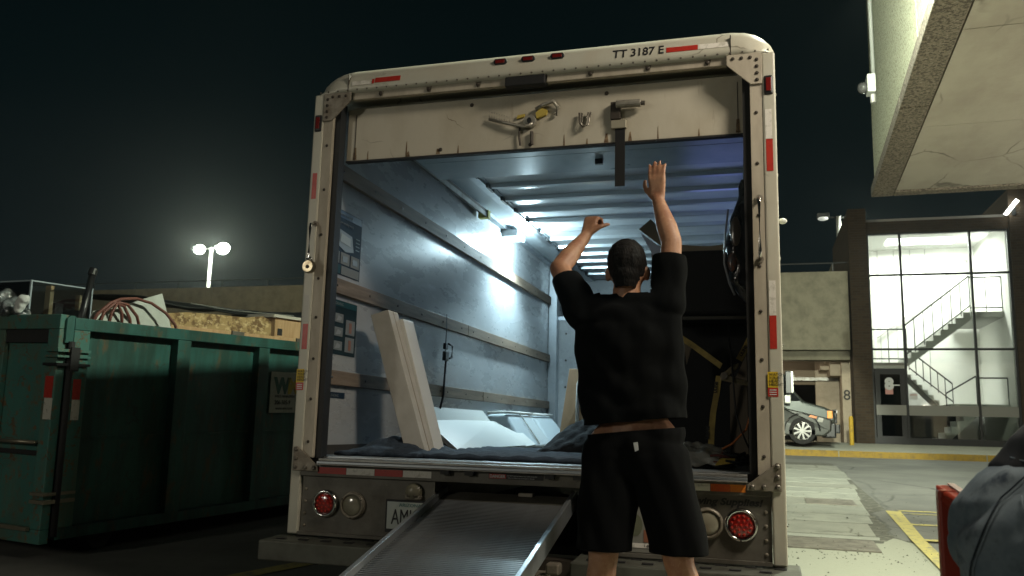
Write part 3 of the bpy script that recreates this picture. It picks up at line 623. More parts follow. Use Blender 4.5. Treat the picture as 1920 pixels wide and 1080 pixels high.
# door tracks and the roll door
for sx in (-1, 1):
    tk = P('door_track', (min(sx * 1.06, sx * 1.13), .35, 2.775), (max(sx * 1.06, sx * 1.13), 2.62, 2.797), DBOLT)
    P('track_lip', (min(sx * 1.06, sx * 1.068), .35, 2.74), (max(sx * 1.06, sx * 1.068), 2.62, 2.7745), ALUD, tk)
    P('track_stop', (min(sx * 1.05, sx * 1.14), 2.60, 2.735), (max(sx * 1.05, sx * 1.14), 2.66, 2.80), M('yellow stop', (.5, .45, .08), .6), tk)
D = P('roll_door', (-1.062, .10, 2.435), (1.108, .125, 2.735), DOOR, bevel=.004)
P('bottom_seal', (-1.062, .095, 2.425), (1.108, .13, 2.4345), BLK, D)
for (ya, za, yb, zb, y2, z2, y3, z3) in ((.10, 2.745, .125, 2.745, .30, 2.792, .29, 2.815),):
    MB().prism([(-1.062, ya, za), (-1.062, yb + .005, zb), (-1.062, .20, 2.70), (-1.062, .34, 2.735), (-1.062, .34, 2.76), (-1.062, .17, 2.757)], (2.17, 0, 0)).build('door_slat', DOOR, D)
for k in range(3): P('door_slat', (-1.05, .345 + k * .385, 2.735), (1.10, .725 + k * .385, 2.758), DOORIN, D, bevel=.003)
P('door_end_seam', (-1.012, .097, 2.437), (-1.009, .0995, 2.70), DBOLT, D); P('door_end_seam', (1.045, .097, 2.437), (1.048, .0995, 2.70), DBOLT, D)
RUST = M('rust stain', (.12, .07, .035), .8, var=(30, (.30, .22, .13), .45, .6))
for (x, z0, h_) in ((-1.01, 2.44, .07), (-.515, 2.44, .03), (1.046, 2.44, .07)):
    MB().prism([(x - .011, .0985, z0), (x + .012, .0985, z0), (x + .007, .0985, z0 + h_), (x - .006, .0985, z0 + h_)], (0, .001, 0)).build('rust_mark', RUST, D)
for (x, zz) in ((-.33, 2.70), (.40, 2.70), (-.5, 2.463), (.0, 2.455)): MB().ball((x, .098, zz), (.011, .006, .011), 10, 5).build('bolt', DBOLT, D)
P('slat_stop', (.12, 1.24, 2.70), (.17, 1.27, 2.735), BLKP, D)
# latch hardware on the door
ZN = M('zinc hardware', (.42, .40, .34), .4, metal=.5, var=(30, (.26, .24, .2), .4, .7))
HY = .085
lat = MB().tube([(-.225, HY, 2.607), (-.12, HY - .01, 2.572), (-.03, HY - .012, 2.545), (.02, HY - .012, 2.56)], .009, 8).build('latch_lever', ZN, D, smooth=True)
for k in range(9):
    x = -.225 + k * .014; MB().tube([(x, HY, 2.65 - k * .005), (x + .004, HY - .012, 2.635 - k * .005), (x, HY, 2.618 - k * .005)], .003, 5).build('spring_coil', ZN, lat)
MB().prism(disc_pts((.0, .07, 2.575), .034, 20), (0, .03, 0)).build('latch_hub', ZN, D, bevel=.003)
MB().prism(disc_pts((.0, .062, 2.575), .016, 16, sx=.7), (0, .009, 0)).build('latch_pin', BLKP, lat)
MB().prism([(-.075, .088, 2.598), (-.035, .088, 2.606), (-.03, .088, 2.622), (-.07, .088, 2.617)], (0, .01, 0)).build('yellow_tag', M('worn yellow', (.50, .38, .07), .6), lat)
MB().prism([(.035, .08, 2.59), (.085, .08, 2.605), (.092, .08, 2.63), (.06, .08, 2.645), (.03, .08, 2.62)], (0, .018, 0)).build('yellow_tag', M('worn yellow', (.50, .38, .07), .6), lat)
MB().tube([(.03, HY, 2.64), (.08, HY - .01, 2.66), (.125, HY - .012, 2.672), (.15, HY, 2.64), (.135, HY, 2.60)], .011, 8).build('latch_hook', ZN, D, smooth=True)
MB().tube([(-.055, HY, 2.545), (-.058, HY, 2.50), (-.05, HY, 2.45)], .006, 6).build('latch_rod', DBOLT, D)
MB().tube([(.01, HY, 2.52), (.012, HY, 2.45)], .009, 6).build('latch_rod', DBOLT, D)
mb = MB()
mb.tube([(.262, HY, 2.60), (.266, HY - .01, 2.545), (.285, HY - .015, 2.518), (.31, HY - .01, 2.53), (.32, HY, 2.60)], .0055, 8)
mb.tube([(.275, HY, 2.60), (.278, HY - .01, 2.545), (.295, HY - .012, 2.53), (.308, HY, 2.60)], .004, 6); mb.build('hasp', BOLT, D, smooth=True)
P('strap_bracket', (.425, .075, 2.50), (.505, .0985, 2.545), M('worn bracket', (.40, .37, .28), .5, metal=.4), D, bevel=.004)
P('handle_plate', (.425, .07, 2.548), (.475, .0985, 2.64), DBOLT, D, bevel=.003)
MB().tube([(.455, .062, 2.622), (.58, .062, 2.618)], .020, 14).build('handle_barrel', ZN, D, smooth=False, bevel=.003)
MB().tube([(.58, .062, 2.618), (.60, .062, 2.617)], .012, 10).build('handle_end', BOLT, D)
sp = MB(); sp.box((.447, .084, 2.20), (.497, .088, 2.50)); sp.build('pull_strap', M('black webbing', (.008, .008, .008), .9), D, bevel=.001)

# header with its curved top and rounded corners
OUT = [(-1.222, 2.797), (-1.222, 2.838), (-1.208, 2.868), (-1.180, 2.896), (-1.14, 2.924), (-1.09, 2.944), (-1.02, 2.955), (1.02, 2.957), (1.09, 2.948), (1.14, 2.930), (1.18, 2.902), (1.208, 2.872), (1.222, 2.842), (1.222, 2.797)]
def cap_ring(x0, x1, name):
    pts = [p for p in OUT if x0 - 1e-6 <= p[0] <= x1 + 1e-6]
    if x0 > -1.3 and x0 > -1.05 and x0 < 1: pts = pts
    def clamp(p): return (min(max(p[0], x0), x1), p[1])
    L = []
    for (yv, ins) in ((0, .128), (.0025, .112), (.008, .092), (.017, .070), (.030, .048), (.048, .028), (.070, .012), (.098, .003), (.125, 0), (.30, 0)):
        ring = []
        for (x, zz) in pts:
            cx = max(-1.02, min(1.02, x)); cz = 2.80
            d = Vector((x - cx, zz - cz)); l = d.length
            q = Vector((cx, cz)) + d * max(0, (l - ins)) / l if l > 1e-6 else Vector((x, zz))
            if zz <= 2.80: q = Vector((x - (ins * .25 if x > 1.1 else -ins * .25 if x < -1.1 else 0), zz))
            ring.append((q.x, yv, q.y))
        L.append(ring)
    return pts, L
def header(x0, x1):
    pts, L = cap_ring(x0, x1, '')
    if x0 > -1.1 and x1 < 1.1:   # middle
        pass
    n = len(pts); vs = [p for r_ in L for p in r_]; fs = []
    for k in range(len(L) - 1):
        for i in range(n - 1): fs.append((k * n + i, k * n + i + 1, (k + 1) * n + i + 1, (k + 1) * n + i))
    # front face down to z 2.797
    mb = MB().add(vs, fs)
    fr = L[0]; base = [(p[0], 0, 2.797) for p in fr]
    mb.add(list(fr) + base, [(i, i + 1, n + i + 1, n + i) for i in range(n - 1) if fr[i][2] > 2.7975 or fr[i + 1][2] > 2.7975])
    bb = [(p[0], .3, 2.797) for p in fr]
    mb.add(base + bb, [(i, i + 1, n + i + 1, n + i) for i in range(n - 1)])
    return mb
OUT2 = OUT
header(-1.3, -1.02).build('corner_cap', WH, TR, smooth=True)
header(1.02, 1.3).build('corner_cap', WH, TR, smooth=True)
hm = header(-1.021, 1.021); hd = hm.build('header', WH, TR, smooth=True)
for o in (hd,):
    pass
P('cap_seam', (-1.0225, -.0015, 2.797), (-1.0185, .05, 2.90), DBOLT, hd); P('cap_seam', (1.0185, -.0015, 2.797), (1.0225, .05, 2.90), DBOLT, hd)
P('header_flange', (-1.0, .02, 2.757), (-.12, .05, 2.7965), WHI, hd, bevel=.003); P('header_flange', (.10, .02, 2.757), (1.0, .05, 2.7965), WHI, hd, bevel=.003)
P('header_bumper', (-.118, .0, 2.745), (.098, .06, 2.7965), BLK, hd, bevel=.006)
P('header_void', (-1.06, .055, 2.70), (1.11, .09, 2.7965), DARK, hd) if False else None
r0 = MB().ball((-1.19, .004, 2.808), (.0055, .005, .0055), 8, 4).build('rivet', BOLT, hd)
k = 0
x = -1.14
while x < 1.2:
    copy(r0, (x + 1.19, -.004, 0)); x += .0583
STAIN = M('dark run stain', (.10, .085, .06), .8, var=(35, (.34, .31, .24), .42, .62))
for x in (-.83, -.55, -.27, .33, .62, .91): MB().prism([(x - .016, .0195, 2.794), (x + .018, .0195, 2.794), (x + .010, .0195, 2.76), (x - .006, .0195, 2.762)], (0, .0006, 0)).build('stain', STAIN, hd)
for x, a_, h_ in ((-.93, .004, .05), (-.70, .005, .09), (-.69, .012, .03), (-.40, .004, .045), (.18, .004, .06), (.40, .012, .05), (.52, .010, .05), (.66, .003, .07), (.86, .004, .04), (.30, .005, .03)):
    MB().prism([(x - a_, .0988, 2.437), (x + a_, .0988, 2.437), (x + a_ * .4, .0988, 2.437 + h_), (x - a_ * .3, .0988, 2.437 + h_ * .9)], (0, .0008, 0)).build('rust_mark', RUST, D)
for x in (-.83, -.55, -.27, .33, .62, .91): MB().ball((x, .016, 2.778), (.012, .008, .012), 10, 5).build('bolt', DBOLT, hd)
def hy(z):
    tb = ((2.797, 0), (2.828, .0), (2.843, .0025), (2.863, .008), (2.885, .017), (2.907, .030), (2.927, .048))
    for (a, ya), (b, yb) in zip(tb[:-1], tb[1:]):
        if z <= b: return ya + (yb - ya) * max(0, z - a) / (b - a)
    return .05
def hdecal(name, x0, x1, z0, z1, mat, par):
    mb = MB(); n = 4; vs = []
    for i in range(n + 1):
        z = z0 + (z1 - z0) * i / n
        for x in (x0, x1): vs.append((x, hy(z) - .0025, z))
        for x in (x1, x0): vs.append((x, hy(z) + .002, z))
    fs = [(4 * i + a, 4 * i + (a + 1) % 4, 4 * i + 4 + (a + 1) % 4, 4 * i + 4 + a) for i in range(n) for a in range(4)] + [(0, 1, 2, 3), (4 * n + 3, 4 * n + 2, 4 * n + 1, 4 * n)]
    return mb.add(vs, fs).build(name, mat, par)
def decal(name, pts, mat, par, y=-.0015, d=.0012): return MB().prism([(p[0], y, p[1]) for p in pts], (0, d, 0)).build(name, mat, par)
def rect(x0, x1, z0, z1): return [(x0, z0), (x1, z0), (x1, z1), (x0, z1)]
hdecal('reflective_tape', -.862, -.713, 2.838, 2.868, RED, hd); hdecal('reflective_tape', -.88, -.868, 2.834, 2.862, RED, hd); hdecal('reflective_tape', -1.0, -.884, 2.832, 2.858, WTAPE, hd)
hdecal('reflective_tape', .713, .865, 2.844, 2.873, RED, hd); hdecal('reflective_tape', .866, 1.01, 2.844, 2.873, WTAPE, hd)
text('TT 3187 E', .070, (.445, .000, 2.843), (1, 0, 0), (0, .36, 1), INK, hd, xs=.86, bold=.0012, ext=.001)
for x in (-.149, .002, .158):
    mk = MB().prism([(x + a, .006, 2.888 + b) for a, b in ((-.036, -.004), (-.028, -.015), (.028, -.015), (.036, -.004), (.036, .008), (.028, .017), (-.028, .017), (-.036, .008))], (0, .03, 0)).build('marker_light', BLKP, hd, bevel=.002)
    P('lens', (x - .025, .001, 2.879), (x + .025, .0059, 2.898), LENSD, mk, bevel=.002)
# rear posts
for sx in (-1, 1):
    f = lambda a, b: (min(sx * a, sx * b), max(sx * a, sx * b))
    x0, x1 = f(1.162, 1.222)
    ps = P('rear_post', (x0, 0, .435), (x1, .12, 2.7965), WH, bevel=.008)
    x0, x1 = f(1.105, 1.1615); P('post_flange', (x0, .006, FL), (x1, .10, 2.7965), WHI, ps, bevel=.002)
    x0, x1 = f(1.07, 1.1045); P('door_channel', (x0, .03, FL), (x1, .095, 2.75), BLK, ps)
    for zz in (.90, 1.12, 1.33, 1.55, 1.76, 2.0, 2.25, 2.5): MB().ball((sx * 1.133, .004, zz), (.0085, .005, .0085), 10, 4).build('bolt', DBOLT, ps)
    pts = [(sx * 1.0, 2.7965), (sx * 1.163, 2.7965), (sx * 1.163, 2.64), (sx * 1.11, 2.64), (sx * 1.0, 2.745)]
    gu = MB().prism([(a, -.004, b) for a, b in pts], (0, .009, 0)).build('upper_gusset', WHI if sx > 0 else GUS, ps, bevel=.002)
    for i in range(4): MB().ball((sx * 1.140, -.006, 2.66 + i * .034), (.009, .006, .009), 8, 4).build('bolt', DBOLT, gu)
    for i in range(3): MB().ball((sx * (1.03 + i * .04), -.006, 2.775), (.009, .006, .009), 8, 4).build('bolt', DBOLT, gu)
    pts = [(sx * 1.205, .752), (sx * 1.205, .872), (sx * 1.186, .876), (sx * 1.06, .778), (sx * 1.056, .752)]
    gu = MB().prism([(a, -.012, b) for a, b in pts], (0, .011, 0)).build('lower_gusset', GUS, ps, bevel=.003)
    for (a, b) in ((1.188, .86), (1.188, .815), (1.188, .772), (1.13, .770), (1.08, .768)): MB().ball((sx * a, -.014, b), (.0115, .009, .0115), 10, 5).build('bolt', BOLT, gu)
    ml = P('side_marker', (sx * 1.191 - .021, -.008, 2.582), (sx * 1.191 + .021, .01, 2.678), BLKP, ps, bevel=.008)
    P('lens', (sx * 1.191 - .012, -.013, 2.597), (sx * 1.191 + .012, -.0081, 2.664), LENSD, ml, bevel=.003)
    hx = 1.136 if sx > 0 else -1.170
    z0, z1 = (1.79, 2.08) if sx > 0 else (1.835, 2.06)
    MB().tube([(hx, .0, z1), (hx, -.045, z1 - .012), (hx, -.05, z1 - .035), (hx, -.05, z0 + .035), (hx, -.045, z0 + .012), (hx, 0, z0)], .0075, 10).build('grab_handle', CHROME, ps, smooth=True)
    for zz in (z0, z1): MB().prism(disc_pts((hx, -.004, zz), .016, 12), (0, .006, 0)).build('handle_foot', GUS, ps)
    yx = 1.172 if sx > 0 else -1.195
    yl = decal('warning_sticker', rect(yx - .022 + sx * .006, yx + .022 + sx * .006, 1.205, 1.275), YEL, ps); rl = decal('warning_sticker', rect(yx - .022 + sx * .006, yx + .022 + sx * .006, 1.165, 1.2035), RED, ps)
    for q, w_ in enumerate(('WATCH', 'YOUR', 'HEAD', 'HEIGHT')): text(w_, .017, (yx - .016 + sx * .006, -.003, 1.258 - q * .015), (1, 0, 0), (0, 0, 1), INK, yl, ext=.0003)
    for q in range(3): decal('sticker_line', rect(yx - .015 + sx * .006, yx + .015 + sx * .006, 1.172 + q * .010, 1.176 + q * .010), PAPER, rl, -.0028)
decal('reflective_tape', rect(1.172, 1.202, 2.365, 2.51), WTAPE, TR); decal('reflective_tape', rect(1.174, 1.204, 2.208, 2.363), RED, TR)
decal('reflective_tape', rect(1.170, 1.200, 1.53, 1.69), WTAPE, TR); decal('reflective_tape', rect(1.170, 1.200, 1.378, 1.529), RED, TR)
decal('reflective_tape', rect(-1.205, -1.178, 2.20, 2.345), RED, TR); decal('reflective_tape', rect(-1.204, -1.174, 1.38, 1.515), RED, TR)
decal('reflective_tape', rect(-1.205, -1.176, 1.526, 1.67), M('faded white tape', (.50, .49, .43), .4), TR)
for zz in (.6, 1.0, 1.4, 1.8, 2.2, 2.6): MB().ball((1.223, .05, zz), (.006, .008, .008), 8, 4).build('side_rivet', CHROME, TR)
MB().ball((1.24, .06, 1.98), (.02, .014, .014), 12, 8).build('side_lamp', M('white lamp lens', (.75, .78, .72), .25), TR, smooth=True)
# sill: stepped aluminium extrusion
for (y0, y1, z0, z1, mt) in ((-.010, .055, .806, .818, ALUD), (-.028, .03, .792, .805, ALU), (-.038, .0, .786, .7915, ALUD)):
    P('sill_extrusion', (-1.06, y0, z0), (1.06, y1, z1), mt, bevel=.002)
for y_ in (.07, .10, .13, .16, .19, .22): P('threshold_groove', (-1.155, y_, FL), (1.155, y_ + .018, FL + .006), ALU)
P('kick_strip', (-1.157, .09, FL), (-1.14, 5.17, FL + .06), DBOLT); P('kick_strip', (-1.1395, .2, FL), (-1.10, 5.17, FL + .008), ALU)
sb = P('rear_sill_beam', (-1.162, .0, .728), (1.162, .08, .785), STEEL, bevel=.002)
xs_ = [-1.062, -.901, -.744, -.590, -.437]
for i in range(4): decal('reflective_tape', rect(xs_[i], xs_[i + 1] - .002, .742, .774), (RED, WTAPE)[i % 2], sb)
decal('reflective_tape', rect(.70, .898, .742, .774), WTAPE, sb); decal('reflective_tape', rect(.90, .985, .742, .774), REDO, sb); decal('reflective_tape', rect(.986, 1.052, .742, .774), M('orange reflector', (.85, .25, .03), .35), sb)
dg = decal('danger_label', rect(-.142, .130, .754, .779), INK, sb); decal('danger_field', rect(-.140, -.055, .756, .777), RED, dg, -.0028)
text('DANGER', .021, (-.137, -.004, .7595), (1, 0, 0), (0, 0, 1), PAPER, dg, ext=.0003, bold=.0006, xs=.92)
text('DO NOT stand on ramp or load while unattended', .0085, (-.050, -.004, .768), (1, 0, 0), (0, 0, 1), PAPER, dg, ext=.0003, xs=.85)
text('Failure to follow may cause injury or damage', .0085, (-.045, -.004, .758), (1, 0, 0), (0, 0, 1), PAPER, dg, ext=.0003, xs=.85)
for x in (-.235, .165, -.36, .3): P('ramp_stop', (x - .022, -.03, .765), (x + .022, .0, .7915), BLK, sb)
# rear skirt panels with the lamps
PLx = P('skirt_panel', (-1.160, .02, .44), (-.43, .04, .7275), STEEL); PRx = P('skirt_panel', (.40, .02, .44), (1.160, .04, .7275), STEEL)
P('skirt_lip', (-1.160, -.005, .435), (-.43, .0195, .45), STEEL, PLx); P('skirt_lip', (.40, -.005, .435), (1.160, .0195, .45), STEEL, PRx)
def tail(x, zz, r, lens, flange, par):
    mb = MB(); n = 28
    prof = [(r * 1.0, .019), (r * 1.0, .008), (r * .93, -.004), (r * .80, -.006), (r * .76, .006)]
    vs = [(x + a * math.cos(2 * math.pi * k / n), b, zz + a * math.sin(2 * math.pi * k / n)) for a, b in prof for k in range(n)]
    mb.add(vs, [(i * n + k, i * n + (k + 1) % n, (i + 1) * n + (k + 1) % n, (i + 1) * n + k) for i in range(len(prof) - 1) for k in range(n)])
    t = mb.build('tail_light', flange, par, smooth=True)
    MB().ball((x, .006, zz), (r * .76, .014, r * .76), 24, 10).build('lens', lens, t, smooth=True)
    for k in range(3):
        a = 2 * math.pi * k / 3 + .5; MB().ball((x + r * .88 * math.cos(a), -.006, zz + r * .88 * math.sin(a)), .004, 8, 4).build('screw', DBOLT, t)
    if lens is LENSR:
        for a_, rr_ in ((0, 0),) + tuple((k * 60, .3) for k in range(6)) + tuple((k * 30 + 15, .56) for k in range(12)):
            MB().ball((x + r * rr_ * math.cos(R(a_)), -.006 + rr_ * .004, zz + r * rr_ * math.sin(R(a_))), (r * .1, .006, r * .1), 8, 4).build('diode', M('red diode', (.45, .03, .02), .15, coat=.8), t)
tail(-1.016, .594, .070, LENSR, CHROME, PLx); tail(-.863, .591, .068, LENSC, GUS, PLx)
tail(1.03, .600, .074, LENSR, CHROME, PRx); tail(.885, .600, .070, LENSC, GUS, PRx)
for zz in (.48, .54, .60, .66): MB().ball((1.135, .018, zz), (.009, .006, .009), 8, 4).build('rivet', GUS, PRx); MB().ball((-1.135, .018, zz), (.009, .006, .009), 8, 4).build('rivet', GUS, PLx)
text('Moving Supplies!', .041, (.775, .018, .684), (1, 0, 0), (0, 0, 1), INK, PRx, bold=.0016, slant=.25, xs=1.25)
# art sticker behind the legs: plain shapes
st = decal('sticker', rect(.52, .70, .455, .66), M('faded sticker', (.22, .22, .19), .6), PRx, .0175, .0014)
decal('sticker_shape', [(.560 + .035 * math.cos(t / 8 * math.pi), .575 + .05 * math.sin(t / 8 * math.pi)) for t in range(16)], M('olive print', (.12, .13, .08), .6), st, .0155)
decal('sticker_shape', rect(.60, .65, .50, .555), M('brown print', (.26, .10, .05), .6), st, .0155)
decal('sticker_shape', [(.60, .63), (.605, .59), (.625, .565), (.65, .56), (.62, .62)], M('cream print', (.5, .45, .33), .6), st, .0155)
decal('sticker_shape', rect(.53, .68, .475, .495), WTAPE, st, .0155)
text('1-800', .018, (.60, .014, .479), (1, 0, 0), (0, 0, 1), INK, st, ext=.0003)
# camera / plate lamp
cm = MB().ball((-.531, .01, .675), (.045, .035, .042), 18, 10).build('plate_lamp', M('tan lamp cover', (.26, .24, .17), .35, coat=.3), PLx, smooth=True)
P('lamp_base', (-.575, -.01, .632), (-.487, .02, .662), GUS, cm, bevel=.01)
for a in (-.55, -.515): MB().ball((a, -.022, .655), .007, 8, 5).build('screw', BOLT, cm)
# licence plate
pf = P('licence_plate', (-.675, -.004, .475), (-.375, .012, .632), BLKP, PLx, bevel=.004)
P('plate_face', (-.664, -.007, .492), (-.386, -.0045, .622), M('pale plate', (.52, .56, .52), .4, var=(9, (.42, .48, .50), .4, .7)), pf)
text('ARIZONA', .023, (-.60, -.009, .60), (1, 0, 0), (0, 0, 1), M('teal lettering', (.05, .20, .20), .5), pf, ext=.0004, xs=1.15)
text('AML 0', .105, (-.640, -.009, .515), (1, 0, 0), (0, 0, 1), INK, pf, ext=.0006, xs=.62)
# ramp housing, bumper steps, hitch gear
P('housing_side', (-.428, .0, .44), (-.418, 2.6, .727), STEEL); P('housing_side', (.385, .0, .44), (.395, 2.6, .727), STEEL)
P('housing_floor', (-.417, .16, .40), (.384, 2.6, .44), DARK)
P('latch_plate', (-.02, .10, .668), (.05, .14, .684), GUS)
for sx in (-1, 1):
    x0, x1 = (-1.275, -.46) if sx < 0 else (.30, 1.275)
    bp = MB().hexa([(x0, -.17, .325), (x1, -.17, .325), (x1, .12, .325), (x0, .12, .325), (x0, -.17, .418), (x1, -.17, .418), (x1, .12, .430), (x0, .12, .430)]).build('bumper_step', M('dark galvanised step', (.12, .125, .105), .55, metal=.35, var=(7, (.07, .07, .055), .4, .7), bump=(25, .2, .004)), TR, bevel=.006)
    n_ = 0; x = x0 + .06
    while x < x1 - .05:
        MB().prism([(x, -.11 + (n_ % 2) * .09, .4235 + (n_ % 2) * .0015), (x + .05, -.11 + (n_ % 2) * .09, .4235 + (n_ % 2) * .0015), (x + .05, -.085 + (n_ % 2) * .09, .4245 + (n_ % 2) * .0015), (x, -.085 + (n_ % 2) * .09, .4245 + (n_ % 2) * .0015)], (0, 0, .003)).build('tread_slot', DARK, bp)
        n_ += 1; x += .062
P('hitch_beam', (-.45, .05, .30), (.30, .14, .39), DBOLT); P('tow_hitch', (.10, -.10, .28), (.16, .05, .34), GUS, bevel=.004)
P('hitch_plate', (.17, -.10, .345), (.235, -.03, .395), GUS, bevel=.01)
# ramp
RP = P('ramp', (-.2, 0, 0), (-.19, .01, .01), DARK)
bpy.data.objects.remove(RP)
def rp(x, y, dz=0): return (x, y, .68 + (y - .14) * .25 + dz)
def rslab(name, x0, x1, y0, y1, d0, d1, mat, par, **k):
    return MB().hexa([rp(x0, y0, d0), rp(x1, y0, d0), rp(x1, y1, d0), rp(x0, y1, d0), rp(x0, y0, d1), rp(x1, y0, d1), rp(x1, y1, d1), rp(x0, y1, d1)]).build(name, mat, par, **k)
RMET = M('ramp tread metal', (.34, .355, .37), .34, metal=.75, var=(3, (.22, .22, .22), .4, .7), var2=(12, (.19, .15, .11), .58, .76), bump=(60, .1, .002))
RP = rslab('ramp', -.40, .235, -2.55, .14, -.03, -.018, RMET, TR)
for sx, x0, x1 in ((-1, -.425, -.402), (1, .237, .26)): rslab('side_rail', x0, x1, -2.56, .14, -.06, .022, ALU, RP, bevel=.003)
tr0 = rslab('tread_bar', -.40, .235, .01, .0185, -.0175, -.008, RMET, RP)
y = .01
for i in range(150):
    y -= .0172; copy(tr0, (0, y - .01, (y - .01) * .25))
rslab('top_plate', -.40, .235, .022, .138, -.0175, -.006, STEEL, RP)
for x in (-.25, -.08, .1): rslab('under_rib', x, x + .03, -2.5, .1, -.075, -.0305, ALUD, RP)
# running gear, chassis and cab
for x in (-.45, .42): P('chassis_rail', (x - .04, .2, .44), (x + .04, 7.9, .61), DARK)
P('rear_axle', (-1.0, 2.7, .38), (1.0, 2.8, .48), DARK)
def ywheel(x0, x1, y, r=.40):
    w_ = MB().tube([(x0, y, r + gz(0, y)), (x1, y, r + gz(0, y))], r, 28).build('wheel', TIRE, TR, bevel=.03)
    s = -1 if x0 < 0 else 1
    MB().prism(disc_pts((x0 if s < 0 else x1, y, r + gz(0, y)), r * .55, 20, 'x'), (s * .01, 0, 0)).build('rim', ALUD, w_)
ywheel(-1.15, -.72, 2.75); ywheel(.72, 1.15, 2.75); ywheel(-1.05, -.8, 7.2); ywheel(.8, 1.05, 7.2)
MB().prism([(-1.0, 5.6, .5), (-1.0, 8.4, .5), (-1.0, 8.45, 1.25), (-1.0, 7.6, 1.45), (-1.0, 6.9, 2.05), (-1.0, 5.6, 2.08)], (2.0, 0, 0)).build('cab', WH, TR, bevel=.05, seg=3)
MB().prism([(-1.01, 5.9, 1.4), (-1.01, 7.45, 1.4), (-1.01, 6.9, 1.95), (-1.01, 5.9, 1.95)], (2.02, 0, 0)).build('cab_window', DKG, TR)
P('front_bumper', (-1.02, 8.4, .45), (1.02, 8.55, .7), BLKP, bevel=.02)
# rub rails inside, in board lengths
for (zt, zb) in ((2.454, 2.365), (1.800, 1.715), (1.286, 1.206)):
    cuts = [.09, 3.13, 5.17] if zt > 2 else ([.09, 2.42, 5.17] if zt > 1.5 else [.09, 1.88, 2.85, 5.17])
    for a, b in zip(cuts[:-1], cuts[1:]):
        rr = P('rub_rail', (-1.1575, a + .004, zb), (-1.128, b - .004, zt), RAIL, bevel=.003)
        y = a + .12
        while y < b: MB().ball((-1.1275, y, (zb + zt) / 2), (.004, .008, .008), 8, 4).build('screw', DBOLT, rr); y += .41
    P('rub_rail', (1.128, .09, zb), (1.1575, 5.17, zt), RAIL)
DPAP = M('poster white print', (.19, .21, .22), .7, spec=.15)
# printed posters on the left liner
X = -1.1565
def wdec(name, y0, y1, z0, z1, mat, par, x=X, d=.0012): return P(name, (x, y0, z0), (x + d, y1, z1), mat, par)
po = wdec('poster', .135, .520, 1.83, 2.205, NAVY, TR)
wdec('poster_header', .14, .515, 2.160, 2.200, M('blue print', (.015, .05, .12), .4), po, X + .0013)
text('YOUR MOVE IS EASY', .022, (X + .003, .16, 2.170), (0, 1, 0), (0, 0, 1), DPAP, po, ext=.0002, xs=1.2)
text('Loading your moving truck', .023, (X + .003, .15, 2.125), (0, 1, 0), (0, 0, 1), DPAP, po, ext=.0002, xs=1.05)
MB().prism([(X + .0014, .22, 2.00), (X + .0014, .25, 2.09), (X + .0014, .40, 2.075), (X + .0014, .43, 1.985), (X + .0014, .33, 1.97)], (.001, 0, 0)).build('poster_drawing', M('grey print', (.17, .21, .24), .5), po)
MB().prism([(X + .0026, .26, 2.02), (X + .0026, .27, 2.07), (X + .0026, .38, 2.058), (X + .0026, .385, 2.01)], (.001, 0, 0)).build('poster_drawing', M('pale grey print', (.28, .32, .34), .5), po)
for k in range(4):
    for s_ in (0, 1): wdec('poster_line', .145 + s_ * .305, .205 + s_ * .295, 2.07 - k * .022, 2.076 - k * .022, M('dim print', (.12, .17, .2), .5), po, X + .0014)
for k in range(3): wdec('poster_box', .155 + k * .122, .262 + k * .122, 1.895, 1.962, DPAP, po, X + .0014); wdec('poster_drawing', .175 + k * .122, .235 + k * .122, 1.91, 1.945, M('grey print', (.17, .21, .24), .5), po, X + .0027)
wdec('poster_box', .14, .28, 1.835, 1.885, TEAL, po, X + .0014); wdec('poster_box', .29, .51, 1.835, 1.885, DPAP, po, X + .0014)
po = wdec('poster', .135, .515, 1.378, 1.685, M('dark teal print', (.008, .022, .028), .65, spec=.15), TR)
wdec('poster_header', .14, .51, 1.650, 1.682, TEAL, po, X + .0013)
text('SAFE DRIVING', .024, (X + .003, .19, 1.657), (0, 1, 0), (0, 0, 1), DPAP, po, ext=.0002)
for r_ in range(3):
    for c_ in range(2):
        wdec('poster_box', .15 + c_ * .105, .245 + c_ * .105, 1.56 - r_ * .078, 1.61 - r_ * .078, DPAP, po, X + .0014)
        MB().prism([(X + .0027, .16 + c_ * .105, 1.567 - r_ * .078), (X + .0027, .185 + c_ * .105, 1.60 - r_ * .078), (X + .0027, .225 + c_ * .105, 1.59 - r_ * .078), (X + .0027, .215 + c_ * .105, 1.572 - r_ * .078)], (.001, 0, 0)).build('poster_drawing', M('mid grey print', (.25, .27, .28), .5), po)
for r_ in range(2):
    wdec('poster_box', .385, .495, 1.50 - r_ * .1, 1.585 - r_ * .1, DPAP, po, X + .0014); wdec('poster_drawing', .425, .455, 1.51 - r_ * .1, 1.57 - r_ * .1, M('brown ink', (.25, .10, .06), .5), po, X + .0027)
lb = wdec('label_strip', .15, .42, 1.135, 1.168, NAVY, TR); text('U-BOX LOADING', .022, (X + .003, .17, 1.143), (0, 1, 0), (0, 0, 1), DPAP, lb, ext=.0002)
# cargo lamp body
cl = P('cargo_lamp', (-1.155, 3.32, 2.735), (-1.00, 3.58, 2.80), M('lamp casing', (.6, .62, .62), .4), TR, bevel=.01)

